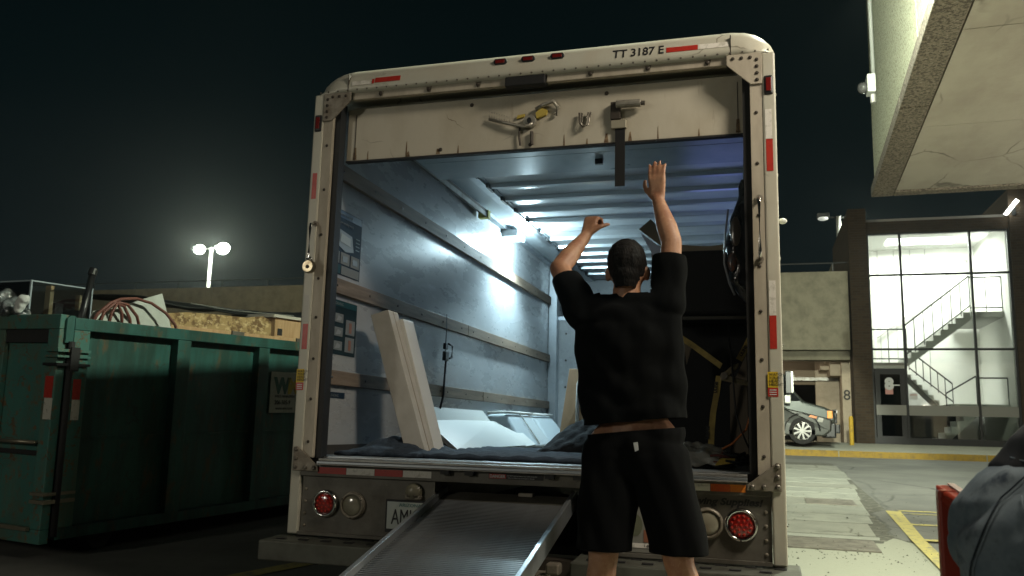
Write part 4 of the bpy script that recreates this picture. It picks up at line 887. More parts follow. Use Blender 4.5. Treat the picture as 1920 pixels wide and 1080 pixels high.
# ============================================================ CARGO
def leanbox(bx0, bx1, tx0, tx1, y0, y1, z0, z1, name, mat, par, **k):
    return MB().hexa([(bx0, y0, z0), (bx1, y0, z0 + .01), (bx1, y1, z0 + .01), (bx0, y1, z0), (tx0, y0, z1), (tx1, y0, z1 + .03), (tx1, y1, z1 + .03), (tx0, y1, z1)]).build(name, mat, par, **k)
t = thing('long_carton', 'tall cream carton leaning left, the one nearer the truck opening', 'box', (-.71, .5, .83), 'leaning cartons')
leanbox(-.772, -.655, -1.035, -.925, .45, .585, .83, 1.620, 'carton', BOARDE, t, bevel=.003)
leanbox(-.7715, -.6545, -1.020, -.9235, .512, .520, .836, 1.618, 'lid_seam', M('seam shade', (.33, .29, .22), .8), t)
t = thing('long_carton', 'tall pale carton leaning left just behind the cream one', 'box', (-.7, .66, .83), 'leaning cartons')
leanbox(-.765, -.650, -1.0, -.890, .588, .74, .83, 1.585, 'carton', BOARD, t, bevel=.003)
def board(name, label, pts, th, mat, edge=None):
    P_ = [Vector(p) for p in pts]; n = (P_[1] - P_[0]).cross(P_[-1] - P_[0]).normalized()
    if n.z < 0: n = -n
    t = thing(name, label, 'board', tuple(P_[0]), 'white boards on the truck floor')
    MB().prism([p - n * th for p in P_], n * (th - .002)).build('core', edge or BOARDE, t)
    MB().prism([p - n * .002 for p in P_], n * .002).build('face', mat, t)
    return t
board('white_board', 'largest white board, slanting from the quilt up to the left wall', [(-.68, 1.02, .858), (-.68, 2.62, .858), (-1.05, 2.92, 1.043), (-1.10, 1.49, 1.04)], .03, BOARD)
board('white_board', 'white board standing steeply against the left wall behind the largest one', [(-1.0, 1.45, .88), (-1.0, 3.1, .88), (-1.122, 2.82, 1.127), (-1.122, 1.50, 1.127)], .02, BOARD)
board('white_board', 'small white board sticking out past the far end of the largest one', [(-.70, 2.45, .842), (-.675, 2.90, .862), (-1.03, 3.32, 1.045), (-1.04, 2.9, 1.040)], .02, BOARD)
TRANS = M('milky plastic', (.55, .62, .65), .3, spec=.6)
for i, (y0, y1, lab) in enumerate(((2.9, 3.65, 'milky plastic drawer unit lying behind the white boards'), (3.85, 4.45, 'milky plastic bin at the far end near the bulkhead'))):
    t = thing('plastic_bin', lab, 'bin', (-1.0, y0, .84), 'plastic bins by the left wall')
    MB().hexa([(-1.12, y0, .83), (-.78, y0 + .05, .83), (-.72, y1 + .1, .83), (-1.12, y1, .83), (-1.12, y0 + .02, 1.10), (-.96, y0 + .06, 1.11), (-.92, y1 - .02, 1.11), (-1.12, y1 - .05, 1.11)]).build('shell', TRANS, t, bevel=.03, seg=4)
    MB().tube([(-1.11, y0 + .02, 1.112), (-.955, y0 + .06, 1.122), (-.915, y1 - .02, 1.122), (-1.11, y1 - .05, 1.112)], .012, 8).build('rim', BOARD, t, smooth=True)
    if i == 0: MB().tube([(-1.10, (y0 + y1) / 2, 1.115), (-.93, (y0 + y1) / 2, 1.12), (-.76, (y0 + y1) / 2 + .08, .86)], .007, 6).build('divider', BOARD, t)
def quilt(name, label, xr, yr, hf, mat, nx=60, ny=40, th=.02, quiltd=.006):
    vs = []; 
    for j in range(ny + 1):
        for i in range(nx + 1):
            u = i / nx; v = j / ny; x = xr[0] + (xr[1] - xr[0]) * u; y = yr[0] + (yr[1] - yr[0]) * v
            x += .03 * noise.noise((v * 6, 3.1, xr[0])); y += .04 * noise.noise((u * 7, 1.7, yr[0]))
            q = quiltd * 1.7 * (abs(math.sin((x + y) * 22)) * abs(math.sin((x - y) * 22))) ** .5
            vs.append((x, y, hf(u, v, x, y) + q))
    n = (nx + 1) * (ny + 1)
    bt = []
    for j in range(ny + 1):
        for i in range(nx + 1):
            p = vs[j * (nx + 1) + i]; bt.append((p[0], p[1], max(p[2] - th, FL + .004)))
    fs = [(j * (nx + 1) + i, j * (nx + 1) + i + 1, (j + 1) * (nx + 1) + i + 1, (j + 1) * (nx + 1) + i) for j in range(ny) for i in range(nx)]
    fs += [tuple(n + q for q in reversed(f)) for f in fs]
    def side(a): return [(a[k], a[k + 1], n + a[k + 1], n + a[k]) for k in range(len(a) - 1)]
    fs += side([i for i in range(nx + 1)]) + side([i * (nx + 1) + nx for i in range(ny + 1)]) + side([ny * (nx + 1) + i for i in range(nx, -1, -1)]) + side([i * (nx + 1) for i in range(ny, -1, -1)])
    o = MB().add(vs + bt, fs).build(name, mat, None, smooth=True); return tag(o, label, 'blanket')
quilt('moving_blanket', 'blue quilted moving blanket spread flat along the truck sill', (-.66, .62), (.28, 1.55), lambda u, v, x, y: FL + .026 + .006 * noise.noise((x * 5, y * 6, 0)) + .012 * v, BLANKET, 150, 110, .03)
quilt('moving_blanket', 'crumpled dark blanket heaped left of the leaning cartons', (-1.12, -.62), (.25, 1.0), lambda u, v, x, y: FL + .02 + .08 * max(0, math.sin(u * 3.1) * math.sin(v * 2.9)) * (1 + .6 * noise.noise((x * 9, y * 9, 2))), BLANKET, 50, 50, .02)
quilt('moving_blanket', 'black quilted blanket bunched up behind the man beside the white boards', (-.20, .52), (1.0, 2.6), lambda u, v, x, y: FL + .02 + .27 * max(0, math.sin(min(1, u * 1.25) * 2.6)) ** .8 * max(.001, math.sin(v * 3.0)) ** .6 * (1 + .2 * noise.noise((x * 4, y * 4, 5))), BLANKD, 70, 60, .03, .012)
t = thing('cardboard_box', 'brown cardboard box with a white strap end, standing behind the black quilt', 'box', (-.3, 3.2, .83))
MB().hexa([(-.60, 3.35, .83), (-.28, 3.25, .83), (-.28, 3.7, .83), (-.60, 3.8, .83), (-.50, 3.35, 1.52), (-.26, 3.25, 1.50), (-.26, 3.7, 1.50), (-.50, 3.8, 1.52)]).build('carton', CARD, t, bevel=.004)
MB().tube([(-.41, 3.27, 1.03), (-.405, 3.26, 1.2), (-.40, 3.26, 1.38), (-.38, 3.255, 1.43), (-.34, 3.25, 1.44)], .016, 8).build('strap_end', M('white webbing', (.62, .62, .6), .7), t, smooth=True)
t = thing('denim_bundle', 'folded blue cloth bundle wedged behind the cardboard box', 'cloth', (-.6, 3.6, .83))
bm_ = MB(); bm_.cap((-.60, 3.9, .95), .10, (-.50, 3.95, 1.45), .07); bm_.cap((-.55, 3.75, .9), .10, (-.35, 3.8, .95), .1); organic(bm_, 'cloth', M('navy cloth', (.03, .05, .09), .9), t, .02, 6)
t = thing('paper_roll', 'tall roll wrapped in white paper leaning in front of the bulkhead', 'roll', (-.42, 3.9, .83))
MB().tube([(-.45, 4.3, 1.0), (-.37, 4.25, 2.2)], .20, 20).build('wrapping', M('white wrapping', (.66, .68, .68), .6, bump=(12, .4, .01)), t, smooth=False, bevel=.02)

# dark furniture stack on the right
BLKF = M('black upholstery', (.0085, .009, .010), .85)
t = thing('wrapped_dresser', 'tall black wrapped furniture stack filling the right side of the truck', 'furniture', (.85, .8, .82))
bm_ = MB().box((.42, 1.02, FL + .005), (1.12, 3.8, 1.62)); bm_.build('lower_cabinet', BLKF, t, bevel=.02)
MB().prism([(.56, .66, 1.63), (.60, .66, 1.985), (1.06, .66, 1.985), (1.08, .66, 1.63)], (0, 3.0, 0)).build('upper_cushion', BLKF, t, bevel=.03, seg=4)
MB().box((.58, .70, 1.605), (1.08, .72, 1.622)).build('edge_trim', M('dull metal edge', (.07, .07, .06), .4, metal=.6), t)
t = thing('curved_headboard', 'tan board with a dipping curved top edge above the black stack', 'headboard', (.85, 1.3, 2.0))
cur = [(.52, 2.0), (.545, 2.16)] + [(.55 + .58 * k / 12, 2.175 - .035 * math.sin(k / 12 * 2.2) + .15 * max(0, k / 12 - .45) ** 1.4) for k in range(13)] + [(1.12, 2.0)]
MB().prism([(a, 1.32, b) for a, b in cur], (0, .04, 0)).build('panel', M('tan board', (.24, .19, .13), .7), t, bevel=.003)
t = thing('cardboard_flap', 'small tan cardboard corner poking up left of the raised right hand', 'cardboard', (.4, 1.5, 2.2))
MB().prism([(.372, 1.48, 2.31), (.45, 1.48, 2.375), (.56, 1.50, 2.26), (.56, 1.50, 2.16)], (0, .006, 0)).build('flap', M('tan board', (.24, .19, .13), .7), t)
MB().prism([(.380, 1.49, 2.29), (.56, 1.52, 2.15), (.60, 1.52, 2.02), (.47, 1.50, 2.12)], (.004, .03, 0)).build('blue_lit_side', M('blue lit cardboard', (.5, .55, .7), .5), t)  # blue light falling on the cardboard is put into its colour
MB().prism([(.45, 1.53, 1.985), (.60, 1.53, 1.985), (.60, 1.53, 2.2), (.45, 1.53, 2.2)], (0, .03, 0)).build('inner_side', M('tan board', (.24, .19, .13), .7), t)
t = thing('garment_bag', 'glossy black bag with a clear pouch hanging high at the right wall', 'bag', (1.04, .3, 1.6))
GLB = M('glossy black plastic', (.010, .010, .011), .18, coat=.6, bump=(16, .7, .02))
bm_ = MB(); bm_.cap((1.065, .42, 2.28), .022, (1.05, .40, 2.12), .04); bm_.cap((1.05, .40, 2.12), .045, (1.03, .40, 1.95), .07); bm_.cap((1.03, .40, 1.95), .07, (1.035, .40, 1.78), .062); bm_.cap((1.035, .40, 1.78), .06, (1.07, .41, 1.66), .025)
organic(bm_, 'bag', GLB, t, .012, 5, lambda c: .012 * noise.noise(c * 14))
bm_ = MB(); bm_.ball((1.02, .335, 2.0), (.030, .012, .085)); organic(bm_, 'pouch', M('brown clear pouch', (.055, .045, .035), .3, coat=.4), t, .006, 3)
bm_ = MB(); bm_.ball((1.0, .335, 1.845), (.022, .012, .050)); organic(bm_, 'picture_patch', M('orange brown picture', (.16, .055, .025), .35, coat=.3, var=(60, (.04, .05, .06), .45, .6)), t, .005, 3)
MB().tube([(.985, .34, 2.12), (.968, .33, 1.98), (.962, .33, 1.84), (.985, .34, 1.74), (1.01, .35, 1.68)], .005, 8).build('piping', M('grey piping', (.25, .27, .3), .3), t, smooth=True)
MB().tube([(1.07, .42, 2.28), (1.085, .42, 2.74)], .012, 8).build('hanging_loop', BLK, t)

# straps
STRAP = M('yellow black webbing', (.42, .32, .09), .8, var=(8, (.16, .12, .05), .4, .7))
def ribbon(name, pts, w, mat, par, wd=(1, 0, 0), th=.002):
    wd = Vector(wd).normalized(); mb = MB(); n = len(pts); vs = []
    for p in pts:
        p = Vector(p)
        for q in (p - wd * w / 2, p + wd * w / 2, p + wd * w / 2 + Vector((0, th, 0)), p - wd * w / 2 + Vector((0, th, 0))): vs.append(q)
    fs = [(4 * i + a, 4 * i + (a + 1) % 4, 4 * i + 4 + (a + 1) % 4, 4 * i + 4 + a) for i in range(n - 1) for a in range(4)] + [(0, 1, 2, 3), (4 * n - 4, 4 * n - 1, 4 * n - 2, 4 * n - 3)]
    return mb.add(vs, fs).build(name, mat, par)
t = thing('ratchet_strap', 'yellow webbing strap with a metal ratchet across the black stack', 'strap', (.93, .6, .9))
ribbon('webbing', [(.64, .62, 1.55), (.78, .60, 1.455), (.93, .55, 1.34)], .030, STRAP, t, (.45, 0, .9))
w2 = ribbon('webbing', [(.918, .545, 1.29), (.905, .55, 1.20), (.885, .56, 1.10), (.875, .57, 1.0), (.87, .58, .90)], .030, STRAP, t)
w3 = ribbon('webbing', [(1.02, .52, 1.37), (1.06, .50, 1.44), (1.10, .47, 1.52)], .034, STRAP, t, (.85, 0, -.5))
MB().prism([(.925, .515, 1.265), (1.085, .515, 1.235), (1.085, .515, 1.252), (.93, .515, 1.305)], (0, .02, 0)).build('ratchet_handle', M('worn brass steel', (.22, .19, .12), .4, metal=.7), t, bevel=.004)
MB().prism([(.92, .512, 1.285), (.99, .512, 1.345), (1.02, .512, 1.355), (1.02, .512, 1.335), (.95, .512, 1.27)], (0, .025, 0)).build('ratchet_frame', M('worn brass steel', (.22, .19, .12), .4, metal=.7), t, bevel=.004)
MB().prism(disc_pts((.945, .50, 1.288), .018, 14), (0, .04, 0)).build('ratchet_hub', BOLT, t)
text('ULINE', .024, (.862, .565, .965), (0.06, 0, 1), (-1, 0, .06), INK, w2, ext=.0004, bold=.001)
text('ULINE', .022, (.905, .54, 1.20), (.1, 0, 1), (-1, 0, .1), INK, w2, ext=.0004, bold=.001)
text('ULINE', .022, (1.035, .49, 1.385), (.5, 0, .85), (-.85, 0, .5), INK, w3, ext=.0004, bold=.001)
t = thing('leaning_panel', 'thin tan board upright by the right wall behind the straps', 'board', (1.02, .8, .83))
MB().prism([(.965, .72, .83), (1.055, .72, .83), (1.055, .72, 1.42), (1.0, .72, 1.30), (.965, .72, 1.25)], (0, .03, 0)).build('panel', M('dim tan board', (.13, .105, .075), .8), t)
t = thing('tan_carton_slip', 'narrow tan carton edge showing beside the man above the strap', 'cardboard', (.70, .66, 1.3))
MB().prism([(.655, .70, 1.50), (.70, .70, 1.52), (.71, .70, 1.45), (.705, .70, 1.32), (.685, .70, 1.28)], (0, .02, 0)).build('slip', M('dim tan board', (.13, .105, .075), .8), t)
MB().prism([(.725, .70, 1.50), (.775, .70, 1.48), (.74, .70, 1.36)], (0, .02, 0)).build('slip', M('dim tan board', (.13, .105, .075), .8), t)
t = thing('orange_strap', 'thin orange strap running down by the right wall', 'strap', (1.05, .5, .9))
MB().tube([(1.095, .48, 1.24), (1.085, .50, 1.14), (1.05, .52, 1.02), (.98, .54, .945), (.90, .5, .90)], .006, 6).build('webbing', M('orange webbing', (.42, .13, .03), .7), t, smooth=True)
t = thing('hanging_cord', 'thin black cord hanging down beside the ratchet', 'cord', (1.0, .6, .9))
MB().tube([(.97, .50, 1.55), (.985, .50, 1.35), (1.0, .50, 1.1), (1.03, .50, 1.0), (1.06, .5, .93)], .005, 6).build('cord', BLK, t, smooth=True)
t = thing('bubble_wrap', 'crumpled translucent plastic wrap by the man on the truck floor', 'plastic', (.85, .45, .83))
bm_ = MB(); bm_.hexa([(.66, .38, .835), (1.0, .33, .835), (1.02, .62, .835), (.66, .66, .835), (.70, .42, .92), (.86, .40, .90), (.88, .6, .95), (.70, .62, .94)])
bw = organic(bm_, 'wrap', M('crumpled film', (.30, .30, .27), .25, spec=.7, coat=.4, bump=(40, .8, .01)), t, .012, 4, lambda c: .022 * noise.noise(c * 18))
t = thing('strap_pile', 'tangle of red, black and yellow straps at the right end of the sill', 'straps', (1.0, .3, .83))
rs = random.Random(5)
for k in range(9):
    pts = []; cx, cy = .985 + rs.uniform(-.05, .05), .30 + rs.uniform(-.06, .08)
    for q in range(9):
        a = q * .9 + k; pts.append((cx + math.cos(a) * rs.uniform(.02, .075), cy + math.sin(a) * rs.uniform(.02, .05), .845 + .008 * k * .7 + rs.uniform(0, .02)))
    MB().tube(pts, .0065, 6).build('loop', (BLK, M('dark red webbing', (.10, .022, .015), .7), BLK)[k % 3], t, smooth=True)
MB().hexa([(.90, .30, .84), (1.02, .28, .86), (1.02, .42, .87), (.90, .44, .85), (.93, .32, .875), (1.0, .30, .90), (1.0, .40, .905), (.93, .42, .885)]).build('yellow_fold', M('dull yellow webbing', (.40, .27, .03), .6), t, bevel=.008)
t = thing('tie_down_strap', 'black tie-down strap with a plastic buckle hanging on the left wall', 'strap', (-1.12, 1.9, 1.1))
ribbon('webbing', [(-1.122, 1.90, 1.82), (-1.120, 1.905, 1.70), (-1.122, 1.90, 1.58), (-1.118, 1.90, 1.46)], .022, BLK, t, (0, 1, 0), .003)
MB().tube([(-1.116, 1.905, 1.47), (-1.12, 1.90, 1.33), (-1.12, 1.895, 1.22), (-1.118, 1.83, 1.12)], .008, 8).build('tail', BLK, t, smooth=True)
MB().box((-1.128, 1.855, 1.47), (-1.10, 1.93, 1.54)).build('buckle', BLKP, t, bevel=.008); MB().tube([(-1.11, 1.93, 1.60), (-1.10, 1.99, 1.59), (-1.10, 1.985, 1.50), (-1.11, 1.93, 1.49)], .008, 8).build('buckle_loop', BLKP, t, smooth=True)
MB().box((-1.128, 1.86, 1.555), (-1.103, 1.915, 1.60)).build('buckle_tooth', BLKP, t, bevel=.006)
pk = thing('padlock', 'round brass disc padlock hanging on the left grab handle', 'padlock', (-1.165, -.05, 1.83))
MB().tube([(-1.165, -.062, 1.815), (-1.165, -.030, 1.815)], .036, 24).build('body', M('worn brass', (.42, .37, .26), .28, metal=.9, var=(40, (.25, .2, .13), .4, .6)), pk, bevel=.006)
MB().tube([(-1.165, -.066, 1.812), (-1.165, -.0625, 1.812)], .010, 12).build('keyhole', DBOLT, pk)
MB().tube([(-1.185, -.046, 1.84), (-1.18, -.046, 1.862), (-1.165, -.046, 1.868), (-1.152, -.046, 1.86), (-1.148, -.046, 1.84)], .005, 8).build('shackle', CHROME, pk, smooth=True)

# ============================================================ DUMPSTER
DL = Vector((.15155, .98802, .02916)); DW = Vector((-.98831, .15096, .02139)); DN = Vector((.01673, -.03206, .99935)); DO = Vector((-3.623, .884, .12))
def dl(l, w, n): return DO + DL * l + DW * w + DN * n
DU = thing('dumpster', 'rusty green roll-off dumpster left of the truck, heaped with debris', 'dumpster', tuple(DO))
def db(name, a, b, mat, par=DU, **k):
    mb = MB().box(a, b); mb.v = [dl(*v) for v in mb.v]; return mb.build(name, mat, par, **k)
def dprism(name, pts, d, mat, par=DU, **k):
    mb = MB().prism([dl(*p) for p in pts], dl(*d) - dl(0, 0, 0)); return mb.build(name, mat, par, **k)
LEN, WID = 6.2, 2.35
db('side_panel', (.12, .075, .1), (LEN, .085, 1.5), GREEND); db('side_panel', (.12, WID - .085, .1), (LEN, WID - .075, 1.5), GREEND)
db('top_rail', (.085, .0, 1.485), (LEN, .10, 1.575), GREEND, bevel=.006); db('top_rail', (.085, WID - .1, 1.485), (LEN, WID, 1.575), GREEND, bevel=.006)
db('bottom_rail', (.09, .0, .02), (LEN, .10, .10), GREEND); db('bottom_rail', (.09, WID - .1, .02), (LEN, WID, .1), GREEND)
db('floor', (.09, .1, .04), (LEN, WID - .1, .1), GREEND); db('end_wall', (LEN - .03, .1, .1), (LEN, WID - .1, 1.5), GREEND)
db('crease', (.14, .062, .70), (LEN, .0745, .722), GREEND)
for a in (1.041, 2.0, 2.96, 3.92, 4.88, 5.84):
    db('rib', (a, .0, .10), (a + .14, .0745, 1.484), GREEND, bevel=.004); db('rib', (a, WID - .0745, .10), (a + .14, WID, 1.484), GREEND)
db('corner_post', (.085, .0, .10), (.215, .09, 1.484), GREENR, bevel=.004); db('corner_post', (.10, WID - .09, .10), (.2, WID, 1.484), GREENR)
dprism('post_gusset', [(.02, .0, 1.39), (.08, .0, 1.39), (.08, .0, 1.585), (.045, .0, 1.585), (.02, .0, 1.56)], (0, .10, 0), GREEND)
# hinged end door
dd = db('end_door', (.03, .14, .10), (.055, WID - .14, 1.39), GREENR)
db('door_rail', (-.02, .02, 1.485), (.05, WID - .02, 1.59), GREENR, dd, bevel=.006); db('door_rail', (-.02, .02, .0), (.05, WID - .02, .095), GREENR, dd, bevel=.004)
db('door_post', (-.02, .02, .0955), (.05, .135, 1.4845), GREENR, dd, bevel=.006); db('door_post', (-.02, WID - .135, .0955), (.05, WID - .02, 1.4845), GREENR, dd, bevel=.006)
db('door_void', (.0, .14, 1.39), (.029, .62, 1.484), DARK, dd)
db('door_brace', (-.012, .62, .1), (.029, .76, 1.484), GREENR, dd, bevel=.004); db('door_brace', (-.012, 1.5, .1), (.029, 1.64, 1.484), GREENR, dd)
mb = MB().tube([dl(-.04, .13, .688), dl(-.04, .66, .684)], .014, 8); mb.build('door_bar', M('worn steel bar', (.30, .27, .20), .4, metal=.7), dd, smooth=True)
db('slot', (.005, .125, .595), (.0295, .62, .625), DARK, dd); db('foot_ledge', (-.05, .125, .085), (-.0205, .62, .11), M('worn steel bar', (.30, .27, .20), .4, metal=.7), dd)
for (n0, n1) in ((1.325, 1.345), (1.285, 1.30), (1.225, 1.245)):
    dprism('hinge_leaf', [(-.045, -.02, n0), (-.045, .13, n0), (.02, .13, n0), (.22, -.02, n0)], (0, 0, n1 - n0), BLKP if n0 < 1.25 else GREENR)
db('hinge_block', (.05, -.035, 1.19), (.12, .02, 1.36), DARK)
for (n0, n1) in ((.275, .30), (.33, .35)): dprism('lower_hinge', [(-.05, -.02, n0), (-.05, .12, n0), (.02, .12, n0), (.20, -.02, n0)], (0, 0, n1 - n0), M('worn steel bar', (.30, .27, .20), .4, metal=.7))
MB().tube([dl(.065, -.01, .05), dl(.065, -.01, 1.4)], .022, 10).build('hinge_pin', DARK, DU, smooth=True)
for (w0, w1, nn) in ((.022, .115, 0),): 
    db('reflective_tape', (-.0225, w0 + .01, 1.0), (-.0205, w1 - .0, 1.152), RED, dd); db('reflective_tape', (-.0225, w0 + .0, .85), (-.0205, w1 - .01, .999), M('chipped white tape', (.58, .56, .48), .5, var=(45, (.12, .11, .08), .60, .66)), dd)
db('reflective_tape', (.112, -.002, .99), (.175, -.0004, 1.135), RED); db('reflective_tape', (.115, -.002, .845), (.18, -.0004, .989), WTAPE)
sg = db('company_sign', (2.244, .055, .885), (2.62, .0615, 1.272), M('sign white', (.50, .50, .44), .5, var=(10, (.40, .40, .34), .4, .7)))
def dtext(s, size, l, n, mat, w=.054, **k): return text(s, size, dl(l, w, n), DL, DN, mat, sg, **k)
dtext('W', .20, 2.30, 1.075, M('dark green letter', (.03, .11, .08), .6), bold=.012); dtext('M', .20, 2.49, 1.075, M('gold letter', (.55, .42, .05), .6), bold=.012)
dtext('WASTE MANAGEMENT', .036, 2.31, 1.03, INK, xs=.8); dtext('206-505-9', .055, 2.31, .965, INK, bold=.001); dtext('www.wm.com', .042, 2.33, .915, INK)
for l in (.5, 5.6):
    for w in (.12, WID - .12):
        MB().tube([dl(l, w - .06, .0), dl(l, w + .06, .0)], .10, 16).build('roller', DARK, DU)
# debris
TP = thing('debris_fill', 'jumbled rubble filling the dumpster just below its rim', 'debris', tuple(dl(.1, .1, .3)))
vs = []; nx_, ny_ = 60, 24
for j in range(ny_ + 1):
    for i in range(nx_ + 1):
        l = .14 + (LEN - .2) * i / nx_; w = .1 + (WID - .2) * j / ny_
        vs.append(dl(l, w, 1.40 + .07 * noise.noise((l * 3, w * 3, 0)) + .05 * noise.noise((l * 9, w * 9, 3))))
MB().add(vs, [(j * (nx_ + 1) + i, j * (nx_ + 1) + i + 1, (j + 1) * (nx_ + 1) + i + 1, (j + 1) * (nx_ + 1) + i) for j in range(ny_) for i in range(nx_)]).build('rubble', M('mixed rubble', (.14, .12, .10), .9, var=(14, (.05, .04, .03), .45, .6)), TP, kind='stuff')
# clear acrylic bin and film bag on the near corner
t = thing('acrylic_bin', 'clear acrylic bin sitting on the left end of the dumpster rim', 'bin', tuple(dl(.1, .7, 1.6)))
def bx(n, a, b, mat, tt=t):
    mb = MB().box(a, b); mb.v = [dl(*v) for v in mb.v]; return mb.build(n, mat, tt)
c0 = (.22, .68); 
bx('bin_wall', (.08, .52, 1.6), (.086, 1.3, 1.86), CLEAR); bx('bin_wall', (.60, .52, 1.6), (.606, 1.3, 1.86), CLEAR); bx('bin_wall', (.086, .52, 1.6), (.60, .526, 1.86), CLEAR)
for l in (.08, .60): bx('bin_edge', (l - .004, .515, 1.6), (l + .008, .53, 1.864), M('acrylic edge', (.35, .42, .45), .2))
bx('bin_rim', (.086, .514, 1.852), (.60, .520, 1.862), M('acrylic edge', (.35, .42, .45), .2)); bx('bin_rim', (.075, .52, 1.852), (.082, 1.3, 1.862), M('acrylic edge', (.35, .42, .45), .2))
bx('wooden_offcut', (.30, .60, 1.6), (.33, .66, 1.85), PLY); bx('dark_insert', (.35, .60, 1.6), (.42, .64, 1.72), DARK)
bx('wooden_offcut', (.52, .55, 1.68), (.54, .60, 1.80), PLY)
t = thing('film_bag', 'crumpled clear plastic bag spilling in front of the acrylic bin', 'bag', tuple(dl(-.1, .5, 1.6)))
bm_ = MB()
for (l, w, n, r) in ((.02, .62, 1.64, .08), (.03, .74, 1.68, .10), (.04, .86, 1.66, .11), (.0, .98, 1.65, .10), (.02, .52, 1.62, .05)): bm_.ball(dl(l, w, n), r)
organic(bm_, 'film', M('crinkled film', (.22, .25, .25), .12, spec=.9, coat=1, var=(9, (.04, .05, .05), .42, .6), bump=(16, 1.0, .03)), t, .012, 3, lambda c: .035 * noise.noise(c * 15))
bm_ = MB(); bm_.cap(dl(-.03, .47, 1.625), .03, dl(-.02, .45, 1.69), .042); bm_.ball(dl(-.02, .44, 1.70), .04); organic(bm_, 'white_cloth', M('white rag', (.62, .65, .62), .8), t, .01, 3, lambda c: .01 * noise.noise(c * 30))
bm_ = MB(); bm_.cap(dl(-.02, .86, 1.68), .05, dl(-.02, .93, 1.78), .045); organic(bm_, 'white_cloth', M('white rag', (.62, .65, .62), .8), t, .01, 3, lambda c: .012 * noise.noise(c * 25))
t = thing('black_pipe', 'black pipe with a cap sticking up at a slant from the dumpster corner', 'pipe', tuple(dl(.19, .15, 1.58)))
MB().tube([dl(.185, .15, 1.30), dl(.305, .15, 1.93)], .024, 14).build('pipe', BLKP, t, smooth=True)
MB().tube([dl(.295, .15, 1.915), dl(.31, .15, 1.97)], .031, 14).build('cap', BLKP, t, bevel=.004)
t = thing('bent_sheet', 'bent white sheet with a pointed corner standing out of the dumpster', 'panel', tuple(dl(.5, .3, 1.5)))
mb = MB(); mb.prism([dl(.38, .30, 1.45), dl(.46, .30, 1.665), dl(.72, .30, 1.73), dl(.88, .30, 1.80), dl(1.02, .32, 1.845), dl(1.14, .34, 1.885), dl(1.20, .34, 1.75), dl(1.27, .33, 1.57), dl(1.27, .33, 1.45)], DW * .012); mb.build('sheet', M('white sheet', (.60, .64, .58), .5, var=(5, (.48, .52, .46), .4, .7)), t)
t = thing('red_hose', 'brown red hose looping over the white sheet in the dumpster', 'hose', tuple(dl(.6, .2, 1.5)))
HO = M('red brown hose', (.17, .062, .045), .55)
for pts in ([(.36, 1.50), (.42, 1.64), (.52, 1.735), (.62, 1.775), (.80, 1.80), (.95, 1.78), (1.08, 1.71), (1.17, 1.62), (1.22, 1.50)], [(.42, 1.5), (.47, 1.66), (.56, 1.74), (.66, 1.72), (.74, 1.63), (.78, 1.5)], [(.50, 1.5), (.535, 1.66), (.585, 1.74), (.64, 1.66), (.66, 1.5)], [(.58, 1.745), (.70, 1.74), (.82, 1.66), (.88, 1.52)]):
    MB().tube([dl(l, .22 + .03 * math.sin(l * 9), n) for l, n in pts], .0125, 8).build('loop', HO, t, smooth=True)
t = thing('strand_board', 'rough strand board lying along the dumpster load', 'board', tuple(dl(2, .5, 1.5)))
mb = MB(); mb.prism([dl(1.30, .50, 1.50), dl(1.34, .50, 1.74), dl(1.6, .52, 1.775), dl(1.9, .52, 1.79), (dl(2.35, .52, 1.80)), dl(2.58, .5, 1.835), dl(2.70, .5, 1.79), dl(2.72, .5, 1.50)], DW * .02); mb.build('board', OSB, t, bevel=.002)
t = thing('timber_frame', 'pale timber rail in front of the strand board on the dumpster load', 'timber', tuple(dl(1.5, .4, 1.5)))
for (a, b, c, d, nm) in ((1.30, 3.4, 1.60, 1.635, 'rail'), (1.5, 3.9, 1.50, 1.60, 'rail')):
    mb = MB().box((a, .38 if c > 1.55 else .34, c), (b, .44, d)); mb.v = [dl(*v) for v in mb.v]; mb.build(nm, PLY, t, bevel=.003)
for l in (2.02, 2.95):
    mb = MB().box((l, .36, 1.59), (l + .16, .379, 1.64)); mb.v = [dl(*v) for v in mb.v]; mb.build('steel_clip', STEEL, t, bevel=.004)
t = thing('plywood_crate', 'pale plywood crate end at the dumpster load beside the truck', 'crate', tuple(dl(3, .6, 1.5)))
mb = MB().box((2.76, .5, 1.45), (4.1, 1.3, 1.84)); mb.v = [dl(*v) for v in mb.v]; mb.build('panel', PLY, t, bevel=.004)
mb = MB().box((2.70, .47, 1.84), (4.2, 1.35, 1.87)); mb.v = [dl(*v) for v in mb.v]; mb.build('lid', M('pale lid', (.55, .52, .44), .6), t)
mb = MB().box((2.80, .495, 1.66), (2.87, .4995, 1.73)); mb.v = [dl(*v) for v in mb.v]; mb.build('knot', DARK, t)
t = thing('black_tarp', 'sagging black tarpaulin draped over the far load of the dumpster', 'tarpaulin', tuple(dl(2.5, 1, 1.8)))
vs = []; nx_, ny_ = 50, 20
for j in range(ny_ + 1):
    for i in range(nx_ + 1):
        u = i / nx_; v = j / ny_; l = 1.55 + 3.2 * u; w = .82 + 1.2 * v
        vs.append(dl(l, w, 1.975 + .13 * u - .05 * math.sin(u * 3.1) - .10 * (1 - v) ** 3 + .02 * noise.noise((l * 3, w * 5, 1))))
mb = MB().add(vs, [(j * (nx_ + 1) + i, j * (nx_ + 1) + i + 1, (j + 1) * (nx_ + 1) + i + 1, (j + 1) * (nx_ + 1) + i) for j in range(ny_) for i in range(nx_)])
to = mb.build('sheet', M('dark tarp', (.010, .013, .012), .6, bump=(9, .4, .03)), t, smooth=True); so = to.modifiers.new('t', 'SOLIDIFY'); so.thickness = .02
